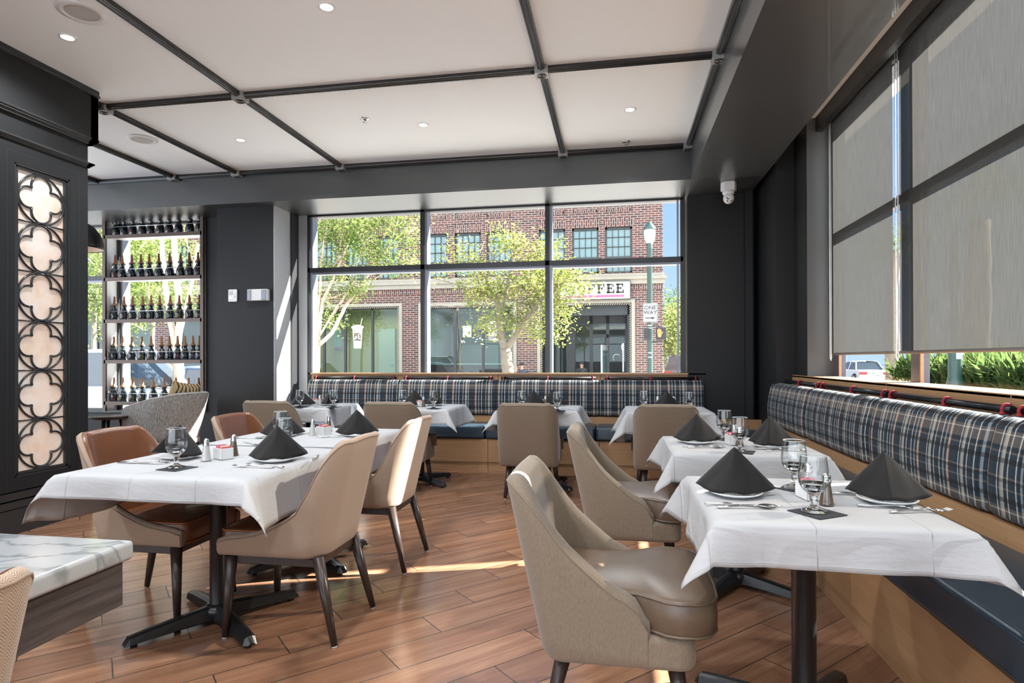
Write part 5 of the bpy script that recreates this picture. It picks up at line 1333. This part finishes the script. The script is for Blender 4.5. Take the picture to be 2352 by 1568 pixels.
tree('street_tree', 'tree with several pale pink stems behind the bottle rack',
     [([base, PX(411, 870, d), PX(405, 800, d)], .13, .11), stem([(405, 805), (392, 740), (380, 660), (372, 560), (365, 480)], d, .07, .04), stem([(406, 805), (412, 740), (408, 650), (400, 560), (398, 470)], d, .08, .05), stem([(408, 790), (425, 720), (440, 650), (455, 560)], d, .05, .025)],
     [blob(300, 600, d+1, .9, 2.5), blob(260, 560, d+1, .8, 2), blob(340, 680, d+1, .7, 1.5), blob(440, 590, d+1, .6, 1.2), blob(360, 560, d+1.5, .8, 1.6), blob(300, 740, d+1.5, .6, 1), blob(230, 620, d, .6, 1.5), blob(420, 660, d+1.5, .6, 1)],
     M['leaf2'], M['bark'], 8000, .085, 3)
for i, (px, d, zz, sd_) in enumerate(((215, 15, 620, 4), (290, 17.5, 640, 5), (350, 17, 600, 6))):
    q = PX(px, 800, d); tree('street_tree', ('leafy green tree left of the bottle rack, close to the pillar', 'leafy green tree behind the left half of the bottle rack', 'leafy green tree behind the middle of the bottle rack')[i], [([(q[0], d, ZG), PX(px, 780, d), PX(px+8, 620, d)], .09, .04)],
         [blob(px, 600, d, 1.2, 2), blob(px-20, 690, d, 1.0, 1.4), blob(px+30, 660, d, 1.0, 1.4), blob(px+10, 530, d, 1.2, 1.6)], M['leaf2'], M['bark_d'], 4500, .12, sd_)
# far trees and a road on the right of the corner building
for i, (px, d, h, sd_) in enumerate(((1540, 48, 735, 11), (1553, 55, 700, 12), (1530, 60, 720, 13), (1590, 50, 700, 14))):
    q = PX(px, 800, d); tree('distant_tree', ('bright green tree right of the brick corner', 'taller tree in the distance at the right window edge', 'far tree just beside the brick corner', 'far tree hidden behind the dark wall at right')[i], [([(q[0], d, ZG), PX(px, 760, d)], .25, .12)],
         [blob(px, h+20, d, 2.0, 2), blob(px-6, h+60, d, 1.9, 1.4), blob(px+12, h+50, d, 1.8, 1.4)], M['leaf' if i != 1 else 'leaf3'], M['bark_d'], 3500, .3, sd_)
# ------------------------------------------------------------ cars
def car(lab, x, y, rz, col, suv=False, name='parked_car', rear=False):
    r = empty(name, (x, y, ZG), rad(rz)); tag(r, lab, 'car', None); h = 1.0 if suv else .86; H = 1.82 if suv else 1.44; L = 4.5
    pr_ = [(-L/2, .35), (-L/2, .62), (-L/2+.06, h-.03), (-L/2+.25, h+.02), (-L*.16, h+.04) if not suv else (-L/2+.2, h+.05), (L*.2, h+.05), (L*.36, h-.08), (L/2-.08, h-.24), (L/2, .55), (L/2, .32), (L/2-.3, .22), (-L/2+.2, .22)]
    P = []
    for s, (yy, k_) in enumerate(((-.86, .94), (-.90, .99), (-.82, 1.0), (0, 1.015), (.82, 1.0), (.90, .99), (.86, .94))): P.append([(a*(.985 if abs(yy) > .85 else 1), yy if b_ < .9*h else yy*.96, b_*(k_ if b_ > .7 else 1)) for a, b_ in pr_])
    bo = MB(); bo.grid([row+[row[0]] for row in P]); 
    for row in (P[0], P[-1]): n = bo.add(row); bo.face(range(n, n+len(row)))
    bm_ = mat('car_paint', col, .12, coat=1); bo.build('car_body', bm_, r)
    g0 = [(-L/2+.75, h+.0), (-L/2+1.25, H-.06), (.45, H-.04), (1.35, h+.03)] if not suv else [(-L/2+.12, h), (-L/2+.35, H-.06), (.5, H-.04), (1.2, h+.03)]
    g = MB(); rows = [[(a, s*(.80 if i in (0, 3) else .62), b_) for i, (a, b_) in enumerate(g0)] for s in (-1, 1)]
    g.grid([rows[0], rows[1]], sm=False)
    for row in rows: n = g.add(row); g.face(range(n, n+4))
    g.build('car_windows', M['carglass'], r)
    a, b_ = g0[1][0], g0[2][0]; rf = MB().grid([[(a-.02, -.63, H-.07), (a, -.4, H-.02), (a, 0, H), (a, .4, H-.02), (a-.02, .63, H-.07)], [(b_+.04, -.63, H-.05), (b_, -.4, H-.01), (b_, 0, H+.01), (b_, .4, H-.01), (b_+.04, .63, H-.05)]])
    for s in (-1, 1):
        for i in range(3): p0, p1 = rows[0 if s < 0 else 1][i], rows[0 if s < 0 else 1][i+1]; rf.tube([p0, p1], .03, 6)
        pm = V(rows[0 if s < 0 else 1][1]).lerp(V(rows[0 if s < 0 else 1][2]), .5); rf.tube([pm, (pm.x+.05, s*.79, h+.02)], .03, 6)
    rf.build('car_roof', bm_, r, solid=.02)
    for sx_ in (-1.38, 1.38):
        for s in (-1, 1):
            wl = MB().lathe([(.001, -.1), (.29, -.1), (.33, -.06), (.33, .06), (.29, .1), (.001, .1)], 24, M=rot('X', pi/2), o=(sx_, s*.82, .33)).build('wheel', M['rubber'], r)
            MB().lathe([(.001, 0), (.19, 0), (.20, .01)], 16, M=rot('X', pi/2*s), o=(sx_, s*.925, .33)).build('hub_cap', M['steel'], wl)
    lt = MB()
    for s in (-1, 1): lt.box(-L/2-.01, s*.45, h-.26, -L/2+.12, s*.88, h-.10)
    lt.build('tail_light', mat('tail_red', (.5, .02, .02), .2), r)
    MB().box(-L/2-.015, -.22, h-.30, -L/2, .22, h-.16).build('number_plate', M['extwhite'], r)
    lt = MB()
    for s in (-1, 1): lt.box(L/2-.12, s*.5, .56, L/2-.0, s*.84, .70)
    lt.build('headlight', M['frame_l'], r); MB().box(-L/2-.03, -.8, .30, -L/2+.1, .8, .42).build('bumper', mat('bumper', tuple(c*.6 for c in col), .5), r)
    return r
q = pxl(1976, 840, 1, 42); car('white sedan seen from behind through the gap under the right shades', q.x, 42, 90, (.50, .51, .53))
q = pxl(262, 880, 1, 11.6); car('white utility vehicle beyond the left window beside the pillar', q.x, 11.6, 0, (.45, .46, .47), suv=True)
q = pxl(445, 880, 1, 14.2); car('blue sedan beyond the bottom shelf of the bottle rack', q.x, 14.2, 180, (.10, .17, .32))
q = pxl(262, 850, 1, 17.5); car('grey blue sedan farther back behind the bottle rack', q.x-.4, 17.5, 180, (.20, .25, .32))
q = pxl(1549, 840, 1, 36); car('dark pickup sized car on the road right of the brick corner', q.x+.5, 36, 80, (.05, .06, .07), suv=True)
# ------------------------------------------------------------ planting seen under the shades
bed = MB().box(8.6, 11.0, ZG, 14, 21.9, .40); o = bed.build('raised_bed', mat('mulch', (.10, .06, .045), .95, var=.4, vs=8)); tag(o, 'raised planting bed with brown mulch outside the right windows', 'planter')
rnd = random.Random(9); lf = MB()
for i in range(15):
    for j in range(5):
        X_, Y_, sc0 = 9.0+j*.75+rnd.uniform(-.2, .2), 11.8+i*.63+rnd.uniform(-.15, .15), rnd.uniform(.95, 1.35)+.06*j
        for _ in range(80):
            a = rnd.uniform(0, 2*pi); tilt = rnd.uniform(.1, 1.15); L_ = rnd.uniform(.35, .6)*sc0; base = V((X_+rnd.uniform(-.35, .35), Y_+rnd.uniform(-.35, .35), .40+rnd.uniform(0, .4))); Pq = []
            dx, dy = cos(a), sin(a); sx_, sy_ = -sin(a), cos(a); w_ = rnd.uniform(.045, .07)
            for t in (0, .25, .5, .75, 1):
                out = L_*t*sin(tilt)+.1*t*t; z = L_*t*cos(tilt)+.25*t-.32*t*t*tilt; ww = w_*sin(pi*min(.97, t*.9+.08))
                Pq.append([(base.x+dx*out-sx_*ww, base.y+dy*out-sy_*ww, base.z+z+.01), (base.x+dx*out, base.y+dy*out, base.z+z), (base.x+dx*out+sx_*ww, base.y+dy*out+sy_*ww, base.z+z+.01)])
            lf.grid(Pq)
o = lf.build('broadleaf_planting', M['leaf3'], fixn=False); tag(o, 'mass of broad leaved green plants in the raised bed outside the right windows', 'plants', kind='stuff')
q = pxl(2209, 868, 0, 8.45); r = empty('lamp_post_base', (8.3, q.y, ZG)); tag(r, 'fluted green lamp post with flared base in front of the shrubs', 'street lamp')
MB().lathe([(.30, 0), (.30, .75), (.24, .82), (.17, 1.0), (.15, 1.15), (.145, 1.8)], 14).lathe([(.145, 1.8), (.10, 2.0), (.09, 5)], 12).build('post', M['greenpole'], r)
MB().box(-.05, -.16, 1.55, .1, -.145, 1.72).build('small_notice', M['extwhite'], r)
q = pxl(2275, 840, 0, 12.5)
tree('shade_tree', 'thick tree trunk among the shrubs outside the right windows', [([(12.0, q.y, ZG), (12.0, q.y, 1.2), (12.1, q.y, 4), (12.5, q.y+.5, 6)], .55, .3)], [(12, q.y, 6.5, 1.5, 1.5, 1, 1)], M['leaf3'], M['bark_d'], 600, .2, 33)
q = pxl(2078, 800, 0, 12.5)
tree('shade_tree', 'slimmer dark trunk farther along the shrub bed', [([(12.0, q.y, ZG), (12.0, q.y, 1.2), (12.0, q.y, 4), (12.2, q.y, 6)], .33, .2)], [(12, q.y, 6.5, 1.5, 1.5, 1, 1)], M['leaf3'], M['bark_d'], 600, .2, 34)
# ------------------------------------------------------------ people across the street
def person(lab, x, y, zf, rz, shirt, cap, hand_up):
    r = empty('person', (x, y, zf), rad(rz)); tag(r, lab, 'person')
    J = {'pel': (0, 0, .52, .14), 'che': (0, .02, .92, .15), 'nek': (0, .03, 1.10, .055), 'hed': (0, .06, 1.17, .06), 'top': (0, .06, 1.24, .085), 'crn': (0, .05, 1.31, .075),
         'sl': (-.19, .02, 1.02, .06), 'el': (-.26, .12, .78, .042), 'wl': (-.16, .34, .74, .03), 'sr': (.19, .02, 1.02, .06), 'er': (.27, .14, .80, .042), 'wr': (.10, .30, 1.08 if hand_up else .74, .03),
         'hl': (-.10, .02, .50, .10), 'kl': (-.13, .46, .50, .065), 'al': (-.13, .44, .08, .04), 'tl': (-.13, .58, .04, .04), 'hr': (.10, .02, .50, .10), 'kr': (.13, .46, .50, .065), 'ar': (.13, .44, .08, .04), 'tr': (.13, .58, .04, .04)}
    E_ = [('pel', 'che'), ('che', 'nek'), ('nek', 'hed'), ('hed', 'top'), ('top', 'crn'), ('che', 'sl'), ('sl', 'el'), ('el', 'wl'), ('che', 'sr'), ('sr', 'er'), ('er', 'wr'), ('pel', 'hl'), ('hl', 'kl'), ('kl', 'al'), ('al', 'tl'), ('pel', 'hr'), ('hr', 'kr'), ('kr', 'ar'), ('ar', 'tr')]
    for s, w0 in ((-1, 'wl'), (1, 'wr')):
        p = J[w0]; dz = .07 if (s > 0 and hand_up) else 0; J['p%d' % s] = (p[0]-s*.01, p[1]+.04, p[2]+.03+dz*.4, .024); E_.append((w0, 'p%d' % s))
        for f in range(4):
            kx = 'f%d%d' % (s, f); b0 = J['p%d' % s]; J[kx] = (b0[0]+(f-1.5)*.019, b0[1]+.045, b0[2]+dz*.6, .009); E_.append(('p%d' % s, kx)); J[kx+'t'] = (b0[0]+(f-1.5)*.02, b0[1]+.075, b0[2]-.012+dz, .008); E_.append((kx, kx+'t'))
        kx = 't%d' % s; b0 = J['p%d' % s]; J[kx] = (b0[0]-s*.04, b0[1]+.02, b0[2]+.01, .010); E_.append(('p%d' % s, kx))
    names = list(J); me = bpy.data.meshes.new('body'); me.from_pydata([J[n][:3] for n in names], [(names.index(a), names.index(b)) for a, b in E_], [])
    o = bpy.data.objects.new('body', me); C.objects.link(o); o.parent = r; md = o.modifiers.new('skin', 'SKIN'); md.use_smooth_shade = True
    me.skin_vertices.new() if not me.skin_vertices else None
    sk = me.skin_vertices[0].data
    for i, n in enumerate(names): sk[i].radius = (J[n][3], J[n][3]*(.8 if n in ('che', 'pel') else 1))
    sk[0].use_root = True
    ss = o.modifiers.new('sub', 'SUBSURF'); ss.levels = 1; ss.render_levels = 1
    me.materials.append(mat('skin', (.42, .24, .16), .6))
    sh_ = MB(); sh_.lathe([(.17, .48), (.175, .6), (.16, .75), (.185, .95), (.14, 1.06), (.065, 1.10)], 16, M=Matrix.Diagonal((1.05, .72, 1, 1)), o=(0, .02, 0))
    for s, e_, w0 in (('sl', 'el', 'wl'), ('sr', 'er', 'wr')): sh_.tube([J[s][:3], J[e_][:3], V(J[e_][:3]).lerp(V(J[w0][:3]), .6)], [.075, .056, .048], 10)
    sh_.build('shirt', mat('shirt', shirt, .8), r)
    tr_ = MB()
    for s in ('l', 'r'): tr_.tube([J['h'+s][:3], J['k'+s][:3], J['a'+s][:3]], [.115, .085, .06], 10)
    tr_.build('trousers', mat('denim', (.04, .05, .08), .8), r)
    hr_ = MB().ball((0, .045, 1.275), (.088, .10, .085), 14, 10)
    if cap: hr_.prism([(-.075, .12), (.075, .12), (.06, .215), (-.06, .215)], .012, o=(0, 0, 1.285))
    hr_.build('cap' if cap else 'hair', mat('dark_hair' if not cap else 'dark_cap', (.02, .02, .025), .8), r)
    fc = MB().ball((0, .155, 1.205), (.012, .02, .02), 8, 6)
    for s in (-1, 1): fc.ball((s*.084, .06, 1.21), (.012, .02, .03), 8, 6)
    fc.build('nose_and_ears', mat('skin_2', (.42, .24, .16), .6), r)
    ey = MB()
    for s in (-1, 1): ey.ball((s*.03, .138, 1.232), (.011, .008, .008), 8, 6)
    ey.tube([(-.025, .137, 1.17), (0, .143, 1.167), (.025, .137, 1.17)], .004, 5); ey.build('eyes_and_mouth', M['ink'], r)
    return r
q = pxl(1200, 850, 1, 22.8); person('seated man in dark cap, hand raised to his face, outside the coffee shop', q.x, 22.8, ZG+.12, 165, (.03, .04, .07), True, True)
q = pxl(1338, 840, 1, 25.3); person('dark haired person seated in the shop entrance left of the door', q.x, 25.2, ZG+.14, 150, (.02, .02, .025), False, False)
q = pxl(1200, 850, 1, 22.9); solid('street_bench', MB().box(-.6, -.2, .40, .6, .25, .46).box(-.55, -.18, 0, -.5, .22, .4).box(.5, -.18, 0, .55, .22, .4), M['ink'], 'dark bench carrying the seated man outside the coffee shop', 'bench').location = (q.x, 22.75, ZG+.12)
q = pxl(1338, 850, 1, 25.2); cafe_chair(q.x, 25.2, 150, 'black metal chair under the seated person in the shop entrance')
